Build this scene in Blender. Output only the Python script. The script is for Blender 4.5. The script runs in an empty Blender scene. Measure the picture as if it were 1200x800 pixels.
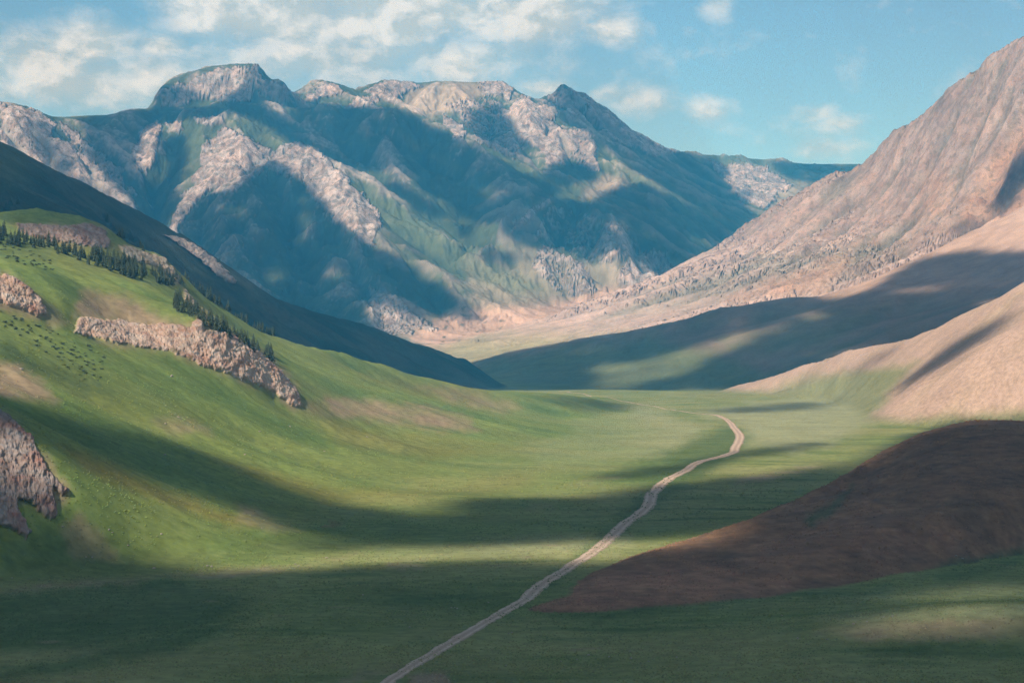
import bpy, math, os
import numpy as np
RES = float(os.environ.get('TERR', '1'))          # preview coarseness only; 1 in the finished scene
rng = np.random.default_rng(7)
F, HY, CZ = 2239.0, 415.0, 100.0                    # focal length in photo pixels, horizon row, eye height above the valley
scn = bpy.context.scene
COL = scn.collection

def W(px, py, Y):
    """a point seen at (px, py) of the photograph, Y metres ahead"""
    return ((px-600.)/F*Y, Y, CZ+(HY-py)/F*Y)

# ------------------------------------------------------------------ noise
def _hash(ix, iy, seed):
    h = (ix.astype(np.int64)*374761393 + iy.astype(np.int64)*668265263 + seed*982451653) & 0xffffffff
    h = ((h ^ (h >> 13))*1274126177) & 0xffffffff
    return (h ^ (h >> 16)) & 0xffffffff
def gnoise(x, y, seed=0):
    ix, iy = np.floor(x), np.floor(y); fx, fy = x-ix, y-iy
    ux, uy = fx*fx*fx*(fx*(fx*6-15)+10), fy*fy*fy*(fy*(fy*6-15)+10)
    ix, iy = ix.astype(np.int64), iy.astype(np.int64); out = 0
    for dx in (0, 1):
        for dy in (0, 1):
            a = _hash(ix+dx, iy+dy, seed)*(2*np.pi/4294967296.)
            g = np.cos(a)*(fx-dx)+np.sin(a)*(fy-dy)
            out = out + g*(ux if dx else 1-ux)*(uy if dy else 1-uy)
    return out*1.45
def fbm(x, y, oct=4, seed=0, gain=.5):
    s = 0; a = 1.; n = 0
    for o in range(oct):
        s = s+a*gnoise(x*2**o+17.3*o, y*2**o-9.1*o, seed+o); n += a; a *= gain
    return s/n
def ridged(x, y, oct=4, seed=0, gain=.5):
    s = 0; a = 1.; n = 0
    for o in range(oct):
        s = s+a*(1-2*np.abs(gnoise(x*2**o+31.7*o, y*2**o+5.3*o, seed+o))); n += a; a *= gain
    return s/n
def sstep(a, b, x):
    t = np.clip((x-a)/(b-a), 0, 1); return t*t*(3-2*t)
def erosion(x, y, gx, gy, freq, octs, seed, strength=1.0):
    """gully noise: stripes that run down the slope, branching octave by octave; about -1..1"""
    h = np.zeros_like(x); a = 1.; tot = 0.
    hx, hy = np.zeros_like(x), np.zeros_like(x)
    for o in range(octs):
        px, py = x*freq, y*freq
        dx, dy = -(gy+hy*strength), (gx+hx*strength)
        ln = np.sqrt(dx*dx+dy*dy)+1e-6
        m = np.minimum(1., ln/.25)/ln                # stripes fade where the ground is flat
        dx, dy = dx*m, dy*m
        ix, iy = np.floor(px).astype(np.int64), np.floor(py).astype(np.int64); fx, fy = px-ix, py-iy
        va = np.zeros_like(x); vx = np.zeros_like(x); vy = np.zeros_like(x); wt = np.zeros_like(x)
        for i in range(-1, 3):
            for j in range(-1, 3):
                r1 = _hash(ix+i, iy+j, seed+o*7)*(1/4294967296.); r2 = _hash(ix+i, iy+j, seed+o*7+3)*(1/4294967296.)
                qx, qy = fx-i-r1*.9+.45-.5, fy-j-r2*.9+.45-.5
                w = np.exp(-2.2*(qx*qx+qy*qy)); mag = (qx*dx+qy*dy)*5.6
                va += np.cos(mag)*w; s = -np.sin(mag)*w
                vx += s*dx; vy += s*dy; wt += w
        va /= wt; vx /= wt; vy /= wt
        h += va*a; tot += a
        hx += vx*a*.6; hy += vy*a*.6
        a *= .55; freq *= 2.0
    return h/tot

# ------------------------------------------------------------------ fan-shaped survey grid (fine near, coarse far, always about one photo pixel)
us = 1.25*RES
cols = np.concatenate([np.arange(-420, -45, 9.), np.arange(-45, 1245, us), np.arange(1245, 1640, 9.)])
rows = [140.]
while rows[-1] < 18500:
    Y = rows[-1]
    if Y < 540: d = 14
    elif Y < 6000: d = Y*.0031*RES
    elif Y < 13200: d = 12.5*RES
    else: d = 30*RES
    rows.append(Y+d)
rows = np.array(rows)
NU, NY = len(cols), len(rows)
ccols = np.concatenate([np.arange(-425, -50, 9.), np.arange(-47, 1248, 4.5), np.arange(1252, 1650, 9.)])
def coarse_rows():
    r = [130.]
    while r[-1] < 19200:
        Y = r[-1]; r.append(Y+min(max(Y*.012, 9), 70))
    return np.array(r)
crows = coarse_rows()
def cubic_w(src, dst):
    """Catmull-Rom weights from the coarse axis to the fine one (in index space)"""
    t = np.interp(dst, src, np.arange(len(src))); i = np.clip(np.floor(t).astype(int), 1, len(src)-3); f = t-i
    w = np.zeros((len(dst), len(src)), np.float32); k = np.arange(len(dst))
    w[k, i-1] = -.5*f+f*f-.5*f**3; w[k, i] = 1-2.5*f*f+1.5*f**3
    w[k, i+1] = .5*f+2*f*f-1.5*f**3; w[k, i+2] = -.5*f*f+.5*f**3
    return w
WU, WY = cubic_w(ccols, cols), cubic_w(crows, rows)
CU, CY = np.meshgrid(ccols, crows); CX = (CU-600)/F*CY
U, YY = np.meshgrid(cols, rows); XX = (U-600)/F*YY

def densify(line, step):
    out = []
    for a, b in zip(line[:-1], line[1:]):
        A, B = np.array(a, float), np.array(b, float)
        n = max(1, int(np.ceil(np.linalg.norm((B-A)[:2])/step)))
        out += [A+(B-A)*k/n for k in range(n)]
    out.append(np.array(line[-1], float))
    return out
def unit(lines, step, reach, back=None, world=(), smooth=0., fine=0, nfine=0):
    """height over the fan grid through traced ridge, gully and foot lines (each point px, py, Y)"""
    P = []
    for k, l in enumerate(lines):
        P += densify([W(*p) for p in l], fine if k < nfine else step)
    for l, dY, dz in (back or []):
        w = [W(*p) for p in l]
        P += densify([(x*(1+dY/y), y+dY, z-dz) for x, y, z in w], step*1.3)
    P += [np.array(p, float) for p in world]
    P = np.array(P)
    key = np.round(P[:, :2]/(min(step, fine or step)*.25)).astype(int)
    _, idx = np.unique(key, axis=0, return_index=True); P = P[idx]
    S = 1000.
    d = np.sqrt(((P[:, None, :2]-P[None, :, :2])**2).sum(-1))/S
    n = len(P); A = np.zeros((n+3, n+3)); A[:n, :n] = -d-np.eye(n)*smooth
    A[:n, n] = 1; A[:n, n+1:] = P[:, :2]/S; A[n, :n] = 1; A[n+1:, :n] = (P[:, :2]/S).T
    b = np.zeros(n+3); b[:n] = P[:, 2]
    c = np.linalg.solve(A, b)
    q = np.stack([CX.ravel(), CY.ravel()], 1); z = np.empty(len(q))
    for k in range(0, len(q), 20000):
        s = q[k:k+20000]
        dd = np.sqrt((s[:, None, 0]-P[None, :, 0])**2+(s[:, None, 1]-P[None, :, 1])**2)/S
        z[k:k+20000] = -dd@c[:n]+c[n]+(s/S)@c[n+1:]-np.clip(dd.min(1)*S-reach, 0, None)
    return z.reshape(CX.shape)

# ------------------------------------------------------------------ the land, traced
M_sky1 = [(-420,150,9300),(-150,132,9300),(-60,122,9400),(0,119,9500),(30,126,9550),(48,134,9600),(72,139,9800),(110,135,10000),(136,135,10100),(140,131,10150),(178,126,10250),(184,107,10300),(205,100,10350),(228,93,10400),(250,83,10450),(275,78,10500),(300,75,10500),(309,91,10500),(316,97,10500),(330,97,10480),(338,106,10470),(346,124,10500)]
M_sky2 = [(352,118,11500),(362,108,11500),(376,102,11500),(392,99,11500),(404,104,11500),(420,109,11500),(432,100,11700),(446,95,11800),(470,97,11900),(482,99,12000),(512,95,12000),(540,96,12000),(570,97,12000),(586,96,12000),(600,105,11950),(617,114,11900)]
M_sky3 = [(617,117,12400),(637,115,12500),(651,108,12500),(655,101,12500),(661,98.5,12500),(667,102,12500),(671,108,12500),(680,108,12550),(690,118,12600),(705,130,12700),(724,142,12800),(742,155,12900),(770,171,13100),(785,176,13400),(830,182,14000),(860,186,14400),(900,188,14600),(940,194,14800),(990,195,15000),(1060,200,15000),(1200,205,15000),(1640,230,15000)]
A2 = [(346,126,10350),(400,129,10300),(440,130,10250),(467,131,10200),(501,149,10100),(542,170,9900),(603,201,9600),(650,221,9400),(672,233,9300),(694,240,9200),(740,266,9000),(775,286,8900),(800,302,8800)]
Bc = [(262,120,10100),(250,140,9900),(275,158,9700),(300,166,9550),(330,180,9400),(352,190,9250),(385,205,9050),(415,228,8850),(440,250,8650),(462,285,8350),(490,320,8050),(520,348,7800),(545,372,7550)]
Bn = [(250,140,9900),(244,165,9700),(238,190,9450),(222,215,9200),(205,245,8900),(190,285,8500),(182,310,8200)]
M = unit([M_sky1, M_sky2, M_sky3, A2,
    [(179,126.5,10250),(178,127,10350),(176,129,10500),(172,133,10800)],[(186,106.5,10310),(187,106,10400),(190,108,10500)],            # flat-topped rock cap
    [(349,125,10480),(351,126,10600),(354,128,10760)],[(344,113,10480),(342,112,10560),(340,115,10680)],[(186,127,10240),(205,126,10255),(230,121,10310),(250,117,10345),(268,112,10380),(300,106,10400),(318,112,10410),(342,123,10430)],
    [(318.5,97,10430),(326,97,10430),(334,99,10440)],[(308.5,82,10540),(311,90,10560)],
    [(647,113,12500),(649,115,12650)],[(673,114,12560),(676,116,12650)],
    Bc, Bn,
    [(345,150,10150),(400,176,9900),(450,205,9550),(500,240,9150),(540,275,8800),(580,310,8450),(620,342,8150)],          # gully between the two ridges
    [(500,195,9700),(560,230,9300),(610,255,8950),(650,285,8750),(690,310,8600),(720,330,8450)],
    [(645,223,9380),(622,242,9050),(603,257,8800),(585,272,8650),(572,290,8500)],                                          # small lit spur
    [(668,236,9250),(660,262,8950),(648,290,8700),(632,282,8600),(655,300,8480),(685,325,8250),(705,345,8150)],
    [(732,265,8950),(730,290,8700),(725,310,8450),(748,328,8350),(770,325,8450)],
    [(318,200,9150),(330,225,8950),(352,262,8500),(385,310,8050),(415,352,7650),(440,384,7350)],                           # rib down the dark face
    [(300,215,8950),(285,260,8500),(300,310,8000),(340,350,7600),(380,385,7250)],
    [(375,225,8850),(400,262,8450),(430,310,7950),(470,365,7500)],
    [(60,142,9650),(82,165,9450),(95,185,9250),(120,215,8950),(143,240,8750),(160,262,8550),(190,292,8250)],               # left ridge
    [(0,122,9480),(20,165,9100),(40,200,8800),(60,240,8400),(100,300,7900)],
    [(0,200,8550),(-100,220,8500)],
    [(186,124,10220),(172,146,9950),(163,170,9700),(158,195,9500),(170,212,9350),(176,228,9220)],                          # pale buttress
    [(110,142,9880),(122,165,9650),(140,200,9350),(160,225,9100),(178,248,8950),(178,262,8700),(195,290,8350)],            # gully
    [(215,135,9950),(205,165,9650),(196,200,9350),(188,225,9150),(180,250,8950)],
    [(310,130,10150),(330,150,9900)],
    [(-420,300,7500),(-100,330,7000),(100,390,7000),(300,392,7050),(430,390,7200),(520,394,7200),(565,378,7500),(640,358,8000),(700,350,8300),(760,332,8600),(800,308,9100),(835,290,9800),(866,272,10600),(890,262,11200)],
    [(512,97,11950),(478,112,11700),(500,140,11250),(545,163,10900),(600,190,10500),(650,210,10200),(690,222,10000)],       # pasture below the plateau
    [(540,99,11900),(530,125,11500),(520,140,11200)],[(586,100,11950),(598,125,11700),(570,135,11450),(575,158,11100),(610,178,10750)],
    [(617,118,11850),(624,126,11700),(642,134,11500),(660,148,11300),(690,158,11150),(700,180,10850),(700,200,10500),(698,209,10350)],
    [(640,150,11300),(640,170,11000),(640,192,10650)],[(700,165,11500),(715,185,11200),(735,205,10700),(742,217,10350)],
    [(637,119,12400),(660,135,12200),(690,152,11900),(720,175,11500)],
    [(720,175,11600),(742,190,11450),(770,209,11200),(800,228,10950),(830,245,10800),(868,268,10700)],                     # far right ridge
    [(760,215,10600),(800,255,9900),(830,285,9600)],
    [(770,185,12700),(800,205,12300),(830,232,11900),(862,255,11500)],
    [(830,188,13800),(850,205,13300),(860,230,12600),(885,250,11900)],[(900,195,14300),(895,215,13500),(925,222,13000)],[(960,198,14500),(950,215,13700),(960,235,12800)]],
    170, 900, back=[(M_sky1, 1100, 420), (M_sky2, 900, 350), (M_sky3, 1200, 420)],
    world=[(x, 18800, 500) for x in range(-7000, 9000, 800)]+[(x, 6100, 40) for x in range(-2500, 2600, 500)], fine=45, nfine=13)

R_sky = [(700,352,7800),(760,333,8000),(800,310,8150),(845,288,8300),(868,272,8400),(900,250,8350),(925,236,8300),(950,222,8200),(972,207,8150),(982,202,8100),(988,206,8050),(1000,203,8000),(1008,196,7950),(1020,188,7900),(1032,172,7800),(1045,157,7750),(1060,150,7650),(1075,142,7550),(1092,126,7450),(1105,117,7350),(1112,104,7300),(1135,90,7150),(1150,75,7000),(1175,62,6850),(1200,46,6700),(1260,8,6400),(1340,-40,6100),(1640,-150,5600)]
Rm = unit([R_sky,
    [(560,398,6900),(620,384,7100),(680,370,7250),(740,358,7200),(800,352,7000),(850,350,6800),(920,335,6500),(970,325,6300),(1020,312,6100)],
    [(600,410,6450),(660,404,6300),(740,394,6150),(820,380,6000),(900,360,5850),(960,350,5750),(1030,330,5700),(1100,300,5750),(1150,275,5850)],
    [(868,280,8200),(900,290,7700),(930,300,7250),(960,310,6800)],[(950,228,8050),(970,250,7600),(990,275,7200),(1010,295,6700),(1040,310,6250)],
    [(1020,195,7800),(1035,225,7400),(1055,255,6900),(1075,280,6450)],[(1075,148,7450),(1085,180,7100),(1095,220,6750),(1105,255,6350)],
    [(1135,95,7050),(1150,130,6750),(1150,170,6450),(1140,200,6250)],[(1200,52,6650),(1200,90,6400),(1198,130,6150)],
    [(1215,150,5950),(1198,165,5950),(1182,178,5950),(1165,205,5970),(1150,230,5980),(1130,250,5990),(1108,268,6000),(1085,290,5950),(1066,303,5900)],   # inner spur
    [(1230,172,6180),(1210,182,6170),(1192,195,6160),(1180,213,6120),(1170,238,6030),(1160,256,5930)],
    [(1215,215,5780),(1190,235,5780),(1175,258,5760)],[(1215,262,5600),(1160,275,5700),(1120,295,5720)],[(1300,230,5500),(1300,120,5800),(1640,60,5000)]],
    130, 700, back=[(R_sky, 700, 380)],
    world=[(x, 10500, 150) for x in range(1600, 7000, 500)]+[(x, 4600, -150) for x in range(-900, 3000, 400)]+[(x, 9500, -50) for x in range(-600, 1500, 400)], fine=45, nfine=1)

S_cr = [(560,424,6300),(600,417,6200),(636,408,6000),(680,398,5800),(740,388,5650),(800,376,5500),(832,364,5500),(844,360,5500),(860,361,5450),(890,356,5400),(935,347,5400),(962,350,5400),(1000,334,5450),(1036,320,5500),(1100,290,5600),(1160,264,5700),(1215,240,5700),(1400,160,5600)]
Sm = unit([S_cr,
    [(590,455,4900),(640,457,4750),(690,458,4700),(760,460,4600),(830,462,4450),(880,462,4300),(960,452,4200),(1060,425,4200),(1140,390,4300),(1215,350,4400)],
    [(690,437,4980),(730,424,5050),(775,413,5080),(800,405,5080),(845,396,5060),(878,386,5060),(925,375,5080),(980,358,5160),(1060,330,5250),(1140,300,5350)],       # nearer lobe
    [(700,420,5350),(770,402,5360),(830,390,5350),(900,374,5300),(960,362,5280)],[(720,452,4720),(790,440,4720),(850,432,4680),(900,425,4660)],[(800,452,4600),(860,446,4500),(930,432,4450)],
    [(1060,370,4850),(1140,340,4950),(1215,300,5000)]],
    90, 600, back=[(S_cr, 350, 90)], world=[(x, 3900, -120) for x in range(-500, 2200, 250)]+[(-420, y, -60) for y in range(4200, 6800, 400)])

P_cr = [(850,459,4350),(870,452,4300),(891,445,4250),(920,434,4150),(952,425,4000),(1003,408,3780),(1040,402,3680),(1070,396,3580),(1104,381,3460),(1150,358,3300),(1200,331,3150),(1300,280,3000),(1640,170,2800)]
Pm = unit([P_cr,
    [(870,464,4150),(930,463,3980),(985,462,3620),(1030,464,3250),(1045,468,3050),(1028,482,2900),(1018,497,2740),(1060,505,2620),(1130,508,2550),(1215,508,2500),(1400,505,2400),(1640,505,2300)],
    [(1000,440,3650),(1040,430,3420),(1075,420,3280),(1110,402,3180),(1160,378,3080),(1215,350,2980)],                   # between spurs, upper
    [(1050,452,3060),(1080,440,3000),(1112,425,2960),(1150,405,2900),(1180,390,2850),(1215,372,2800),(1400,300,2700)],    # gully
    [(1040,470,2850),(1075,450,2800),(1120,424,2750),(1165,398,2700),(1215,378,2650),(1400,310,2550)],                    # nearer spur
    [(1060,480,2720),(1120,455,2640),(1215,425,2560)],[(910,455,4020),(960,445,3800),(1000,428,3560)]],
    70, 520, back=[(P_cr, 260, 60)], world=[(x, 2200, -40) for x in range(500, 1500, 150)]+[(150, y, -50) for y in range(2400, 5000, 300)]+[(x, 5000, -150) for x in range(300, 2400, 300)])

D_sky = [(-420,40,3400),(-100,125,3800),(-40,155,3900),(0,172,4000),(40,191,4050),(80,213,4100),(130,235,4150),(178,260,4250),(215,279,4300),(240,296,4330),(262,316,4360),(276,330,4400),(300,342,4430),(350,361,4550),(400,377,4700),(450,393,4800),(500,406,4900),(525,415,4950),(545,425,5000),(565,440,5000),(585,450,4950),(606,459,4800)]
Dm = unit([D_sky,
    [(-420,180,2700),(-100,225,2800),(0,250,2850),(100,275,3000),(200,318,3250),(260,358,3500),(320,395,3700),(400,424,4000),(470,445,4200),(540,461,4300),(590,466,4400)],
    [(-100,175,3300),(0,210,3400),(80,243,3550),(170,285,3750),(240,325,3900),(330,370,4150),(420,402,4350),(500,430,4500)],
    [(0,340,2450),(100,380,2550),(200,430,2750),(300,470,3050),(400,500,3350),(500,520,3750)]],
    80, 450, back=[(D_sky, 350, 110)], world=[(x, 6000, -150) for x in range(-1500, 300, 250)]+[(150, y, -60) for y in range(4000, 6000, 300)]+[(x, 2050, -160) for x in range(-1000, 100, 150)]+[(0+k*40, 2300+k*200, -160) for k in range(8)])

L_cr = [(-420,190,1650),(-120,228,1900),(0,250,2000),(20,247,2020),(40,244,2050),(90,252,2100),(122,265,2130),(150,288,2150),(190,300,2200),(215,333,2250),(250,353,2300),(280,376,2360),(310,394,2420),(340,400,2470),(400,414,2600),(440,426,2700),(470,437,2800),(505,448,2900),(540,457,3000),(580,462,3200),(620,467,3500),(680,470,3900)]
L_foot = [(-420,690,700),(-100,690,820),(0,683,838),(60,676,858),(130,668,885),(200,662,907),(270,655,934),(350,645,973),(420,632,1030),(480,612,1136),(540,588,1294),(600,560,1544),(650,535,1866),(690,512,2308),(720,494,2834),(740,484,3245),(740,476,3670)]
Lm = unit([L_cr, L_foot,
    [(-120,275,1780),(0,280,1880),(60,289,1920),(120,308,1960),(180,330,2000),(215,346,2060),(250,372,2130),(290,400,2200),(325,417,2260)],
    [(-120,300,1550),(0,305,1650),(50,315,1680),(100,330,1740),(160,342,1800),(200,350,1860),(250,380,1980),(300,402,2040),(340,422,2120)],
    [(93,340,1680),(97,355,1650),(120,368,1670),(150,376,1690),(230,381,1710),(262,392,1730),(290,407,1750),(320,430,1775),(340,452,1785),(352,468,1790)],   # cliff top
    [(84,380,1590),(100,392,1600),(150,403,1625),(190,412,1645),(230,425,1660),(262,440,1680),(290,455,1702),(320,468,1735),(352,476,1770)],                 # cliff foot
    [(-60,315,1500),(0,321,1515),(20,328,1520),(45,345,1525),(60,362,1530)],[(-60,358,1440),(0,358,1470),(20,368,1480),(45,378,1490),(60,384,1500)],
    [(70,350,1590),(85,352,1640)],
    [(-120,420,1150),(0,428,1270),(60,450,1300),(110,470,1330),(160,490,1330),(220,512,1340)],
    [(0,400,1350),(60,420,1390),(120,440,1430),(180,455,1480),(240,475,1520),(300,492,1560)],
    [(0,458,1150),(50,490,1130),(100,520,1120),(160,555,1110),(220,580,1110),(280,600,1110),(340,615,1100)],
    [(200,520,1280),(260,545,1260),(320,570,1240),(380,592,1230),(440,602,1200)],
    [(-120,440,950),(0,482,960),(25,500,950),(45,522,940),(65,550,925),(85,580,915),(110,605,915),(150,630,920),(200,650,920)],   # near spur
    [(0,620,870),(40,625,880),(80,640,890),(130,652,900)],[(-120,600,820),(-40,600,850)],
    [(300,520,1500),(380,545,1460),(460,570,1420),(520,580,1400)],
    [(400,500,1800),(460,520,1760),(520,540,1740),(580,550,1720)],[(380,470,2000),(430,468,2100),(500,480,2150),(560,500,2150),(620,520,2100)],
    [(420,440,2500),(480,455,2620),(540,470,2700),(600,485,2750),(660,492,2800)],[(450,505,1930),(520,515,1930),(600,528,1930)]],
    45, 260, back=[(L_cr, 130, 30)], world=[(x, 5200, -250) for x in range(-1500, 300, 200)]+[(-300+i*60, 640+i*28, -9) for i in range(12)]+[(200+i*12, 1500+i*190, -12) for i in range(14)])

B_cr = [(628,710,762),(645,702,790),(662,690,815),(700,667,862),(760,646,915),(830,630,965),(880,609,1010),(930,588,1060),(980,562,1120),(1020,538,1170),(1060,516,1210),(1085,507,1230),(1110,499,1250),(1140,493,1260),(1170,492,1260),(1200,494,1250),(1260,505,1230),(1400,545,1200),(1640,640,1100)]
B_foot = [(628,711,752),(680,711,752),(740,706,765),(800,703,775),(850,700,784),(920,690,812),(1000,681,840),(1060,674,864),(1120,663,902),(1200,652,944),(1300,650,950),(1640,700,800)]
Bm = unit([B_cr, B_foot,
    [(760,672,850),(850,650,900),(930,625,950),(1000,585,1030),(1060,550,1080),(1120,525,1120),(1200,520,1120)],
    [(800,690,800),(900,665,850),(1000,635,900),(1100,600,950),(1200,585,990)],
    [(1010,560,1150),(985,575,1100),(950,592,1060)],[(1090,600,970),(1110,620,940),(1130,640,915)]],
    28, 90, back=[(B_cr, 75, 9), (B_cr, 230, 60)], world=[(x, 660, -14) for x in range(0, 420, 40)]+[(-20, y, -14) for y in range(660, 1300, 60)])
# ------------------------------------------------------------------ valley floor and blending
def up(z): return (WY@z.astype(np.float32)@WU.T).astype(np.float64)
floor = 15*sstep(2300, 4600, YY)+np.clip(YY-4600, 0, None)*.022
floor += 2.6*fbm(XX/160, YY/160, 3, 5)*sstep(500, 900, YY)+.5*fbm(XX/28, YY/45, 3, 9)
floor += 9.5*np.exp(-np.abs((XX-205)/92)**3)*np.exp(-((YY-684-.06*(XX-170))/np.where(YY-684-.06*(XX-170) > 0, 60, 27))**2)      # low mound at the lower right
near = np.clip((540-YY)/400, 0, 1)
floor += near**1.5*70
units = {'floor': floor}
for n, z in (('M', M), ('R', Rm), ('S', Sm), ('P', Pm), ('D', Dm), ('L', Lm), ('B', Bm)):
    units[n] = up(z)
order = ['floor', 'M', 'R', 'S', 'P', 'D', 'L', 'B']
blend = {'M': 40, 'R': 30, 'S': None, 'P': 7, 'D': 9, 'L': 5, 'B': .5}
# gullies and crags for every slope
def grad(z):
    zu = np.gradient(z, cols, axis=1); zy = np.gradient(z, rows, axis=0)
    gx = zu*F/YY; return gx, zy-gx*(U-600)/F
def rough(n, freq, octs, amp, seed, lo=.08, hi=.4):
    z = units[n]; base = np.max([units[k] for k in order if k != n], axis=0)
    m = z > base-30
    gx, gy = grad(z); g = np.sqrt(gx**2+gy**2)
    e = np.zeros_like(z)
    wx = XX+60*gnoise(XX*freq*.8, YY*freq*.8, seed+50)/max(freq*900, .5)
    e[m] = erosion(wx[m], YY[m], gx[m], gy[m], freq, octs, seed)
    above = sstep(0, 60 if n in 'MRD' else 14, z-floor)
    keep = 1.
    for l in {'M': (M_sky1, M_sky2, M_sky3), 'R': (R_sky,)}.get(n, ()):   # the traced skylines keep their shape
        a = np.array(l, float); inn = (U > a[0, 0]) & (U < a[-1, 0])
        keep = keep*np.where(inn, 1-.85*np.exp(-((YY-np.interp(U, a[:, 0], a[:, 2]))/170.)**2), 1.)
    units[n] = z+e*amp*sstep(lo, hi, g)*above*keep
    return e
E = {}
E['M'] = rough('M', 1/430., 6, 95, 11)
E['R'] = rough('R', 1/300., 6, 46, 23)
E['S'] = rough('S', 1/220., 5, 10, 31, .03, .25)
E['P'] = rough('P', 1/170., 5, 7, 37, .03, .25)
E['D'] = rough('D', 1/240., 5, 19, 41)
E['L'] = rough('L', 1/120., 4, 4.5, 43, .03, .3)
E['B'] = rough('B', 1/45., 5, 2.0, 47, .03, .25)
a_ = np.array(R_sky, float)
units['R'] += (16*ridged(XX/75, YY/110, 4, 61, .6)-4)*np.exp(-((YY-np.interp(U, a_[:, 0], a_[:, 2]))/190.)**2)*(U > 840)
Z = units['floor'].copy(); ID = np.zeros(Z.shape, np.int8)
for i, n in enumerate(order[1:], 1):
    z = units[n]; k = blend[n] or 7+30*sstep(110, 230, Z)
    ID[z > Z] = i
    h = np.clip(k-np.abs(z-Z), 0, None)/k
    Z = np.maximum(z, Z)+h*h*k*.25
# ravines and gullies cut into the faces, traced where they run
CUT = np.zeros_like(Z)
def carve(line, depth, half, unit_, y0):
    P = []
    py_ = HY-(Z-CZ)*F/YY
    for px, py in line:
        j = int(np.argmin(np.abs(cols-px))); k = np.nonzero((rows > y0) & (py_[:, j] <= py))[0]
        if len(k): P.append((XX[k[0], j], rows[k[0]]))
    if len(P) < 2: return
    P = np.array(P); r0 = np.searchsorted(rows, P[:, 1].min()-2*half); r1 = np.searchsorted(rows, P[:, 1].max()+2*half)
    x, y = XX[r0:r1], YY[r0:r1]; wx = x+.35*half*gnoise(x/(half*2.2), y/(half*2.2), 401); wy = y+.35*half*gnoise(x/(half*2.2)+9, y/(half*2.2), 402)
    d = np.full(x.shape, 1e9); tt = np.zeros(x.shape); n = len(P)-1
    for i in range(n):
        ex, ey = P[i+1]-P[i]; t = np.clip(((wx-P[i, 0])*ex+(wy-P[i, 1])*ey)/(ex*ex+ey*ey+1e-6), 0, 1)
        dd = np.hypot(wx-P[i, 0]-ex*t, wy-P[i, 1]-ey*t); m = dd < d; d = np.where(m, dd, d); tt = np.where(m, (i+t)/n, tt)
    w = np.clip(1-d/half, 0, 1)*np.minimum(1, 5*np.minimum(tt+.04, 1.04-tt))*(ID[r0:r1] == order.index(unit_))
    Z[r0:r1] -= depth*w; CUT[r0:r1] = np.maximum(CUT[r0:r1], w)
for l, d, h in (([(60,212),(110,240),(170,280),(230,325)], 30, 60), ([(0,185),(60,225),(120,262),(190,305)], 26, 55), ([(230,310),(290,350),(350,390)], 24, 50), ([(330,355),(390,390),(450,425)], 20, 45), ([(420,385),(480,415),(530,440)], 16, 40)): carve(l, d, h, 'D', 2600)
for l in ([(1240,168),(1205,190),(1188,205),(1176,228),(1164,246),(1140,268)],): carve(l, 130, 105, 'R', 5300)
for l, d, h in (([(1128,120),(1110,160),(1085,205),(1055,245)], 55, 80), ([(1070,165),(1045,205),(1015,245),(975,280),(930,308)], 50, 75), ([(1165,105),(1145,150),(1125,195),(1108,240)], 60, 80), ([(1015,215),(985,245),(945,272),(900,300)], 45, 70), ([(1090,215),(1060,255),(1020,290)], 40, 60), ([(960,235),(930,262),(890,288),(850,310)], 40, 65), ([(1190,90),(1172,130),(1168,160)], 50, 70), ([(1040,265),(1000,295),(950,320)], 35, 55), ([(1150,75),(1128,100)], 40, 60)): carve(l, d, h, 'R', 5300)
for l, d, h in (([(302,205),(318,225),(335,250),(350,285),(372,320),(395,350)], 70, 95), ([(240,232),(235,265),(250,305),(275,340),(310,368)], 60, 90), ([(372,240),(392,275),(418,310),(450,350)], 60, 85), ([(275,222),(285,262),(300,300),(330,335)], 50, 75),
    ([(425,232),(460,262),(500,292),(545,325)], 38, 50), ([(455,225),(500,258),(550,290),(605,325)], 40, 50), ([(440,262),(475,300),(510,335)], 40, 50), ([(500,245),(560,285),(620,322)], 36, 45), ([(395,165),(440,190),(490,215),(540,240)], 50, 75), ([(430,135),(470,165),(520,195),(570,220)], 45, 70),
    ([(660,245),(655,268),(640,295)], 45, 60), ([(700,252),(695,280),(690,305)], 45, 60), ([(745,275),(748,300),(755,322)], 40, 55), ([(770,215),(795,245),(820,275)], 45, 70), ([(800,245),(825,262),(845,280)], 40, 60), ([(700,125),(730,160),(770,195)], 45, 70), ([(670,115),(690,140),(715,165)], 40, 60),
    ([(180,215),(177,240),(180,265),(192,290)], 70, 85), ([(205,130),(196,165),(190,195),(184,215)], 45, 60), ([(95,180),(115,215),(140,250)], 45, 70), ([(30,135),(55,170),(80,205),(110,240)], 45, 70), ([(0,140),(25,175),(50,210)], 45, 70), ([(595,125),(605,150),(620,180),(640,205)], 40, 60), ([(655,150),(665,175),(680,200)], 40, 55)): carve(l, d, h, 'M', 6800)
PX, PY = U, HY-(Z-CZ)*F/YY                                  # where the survey points stand in the photograph
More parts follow.
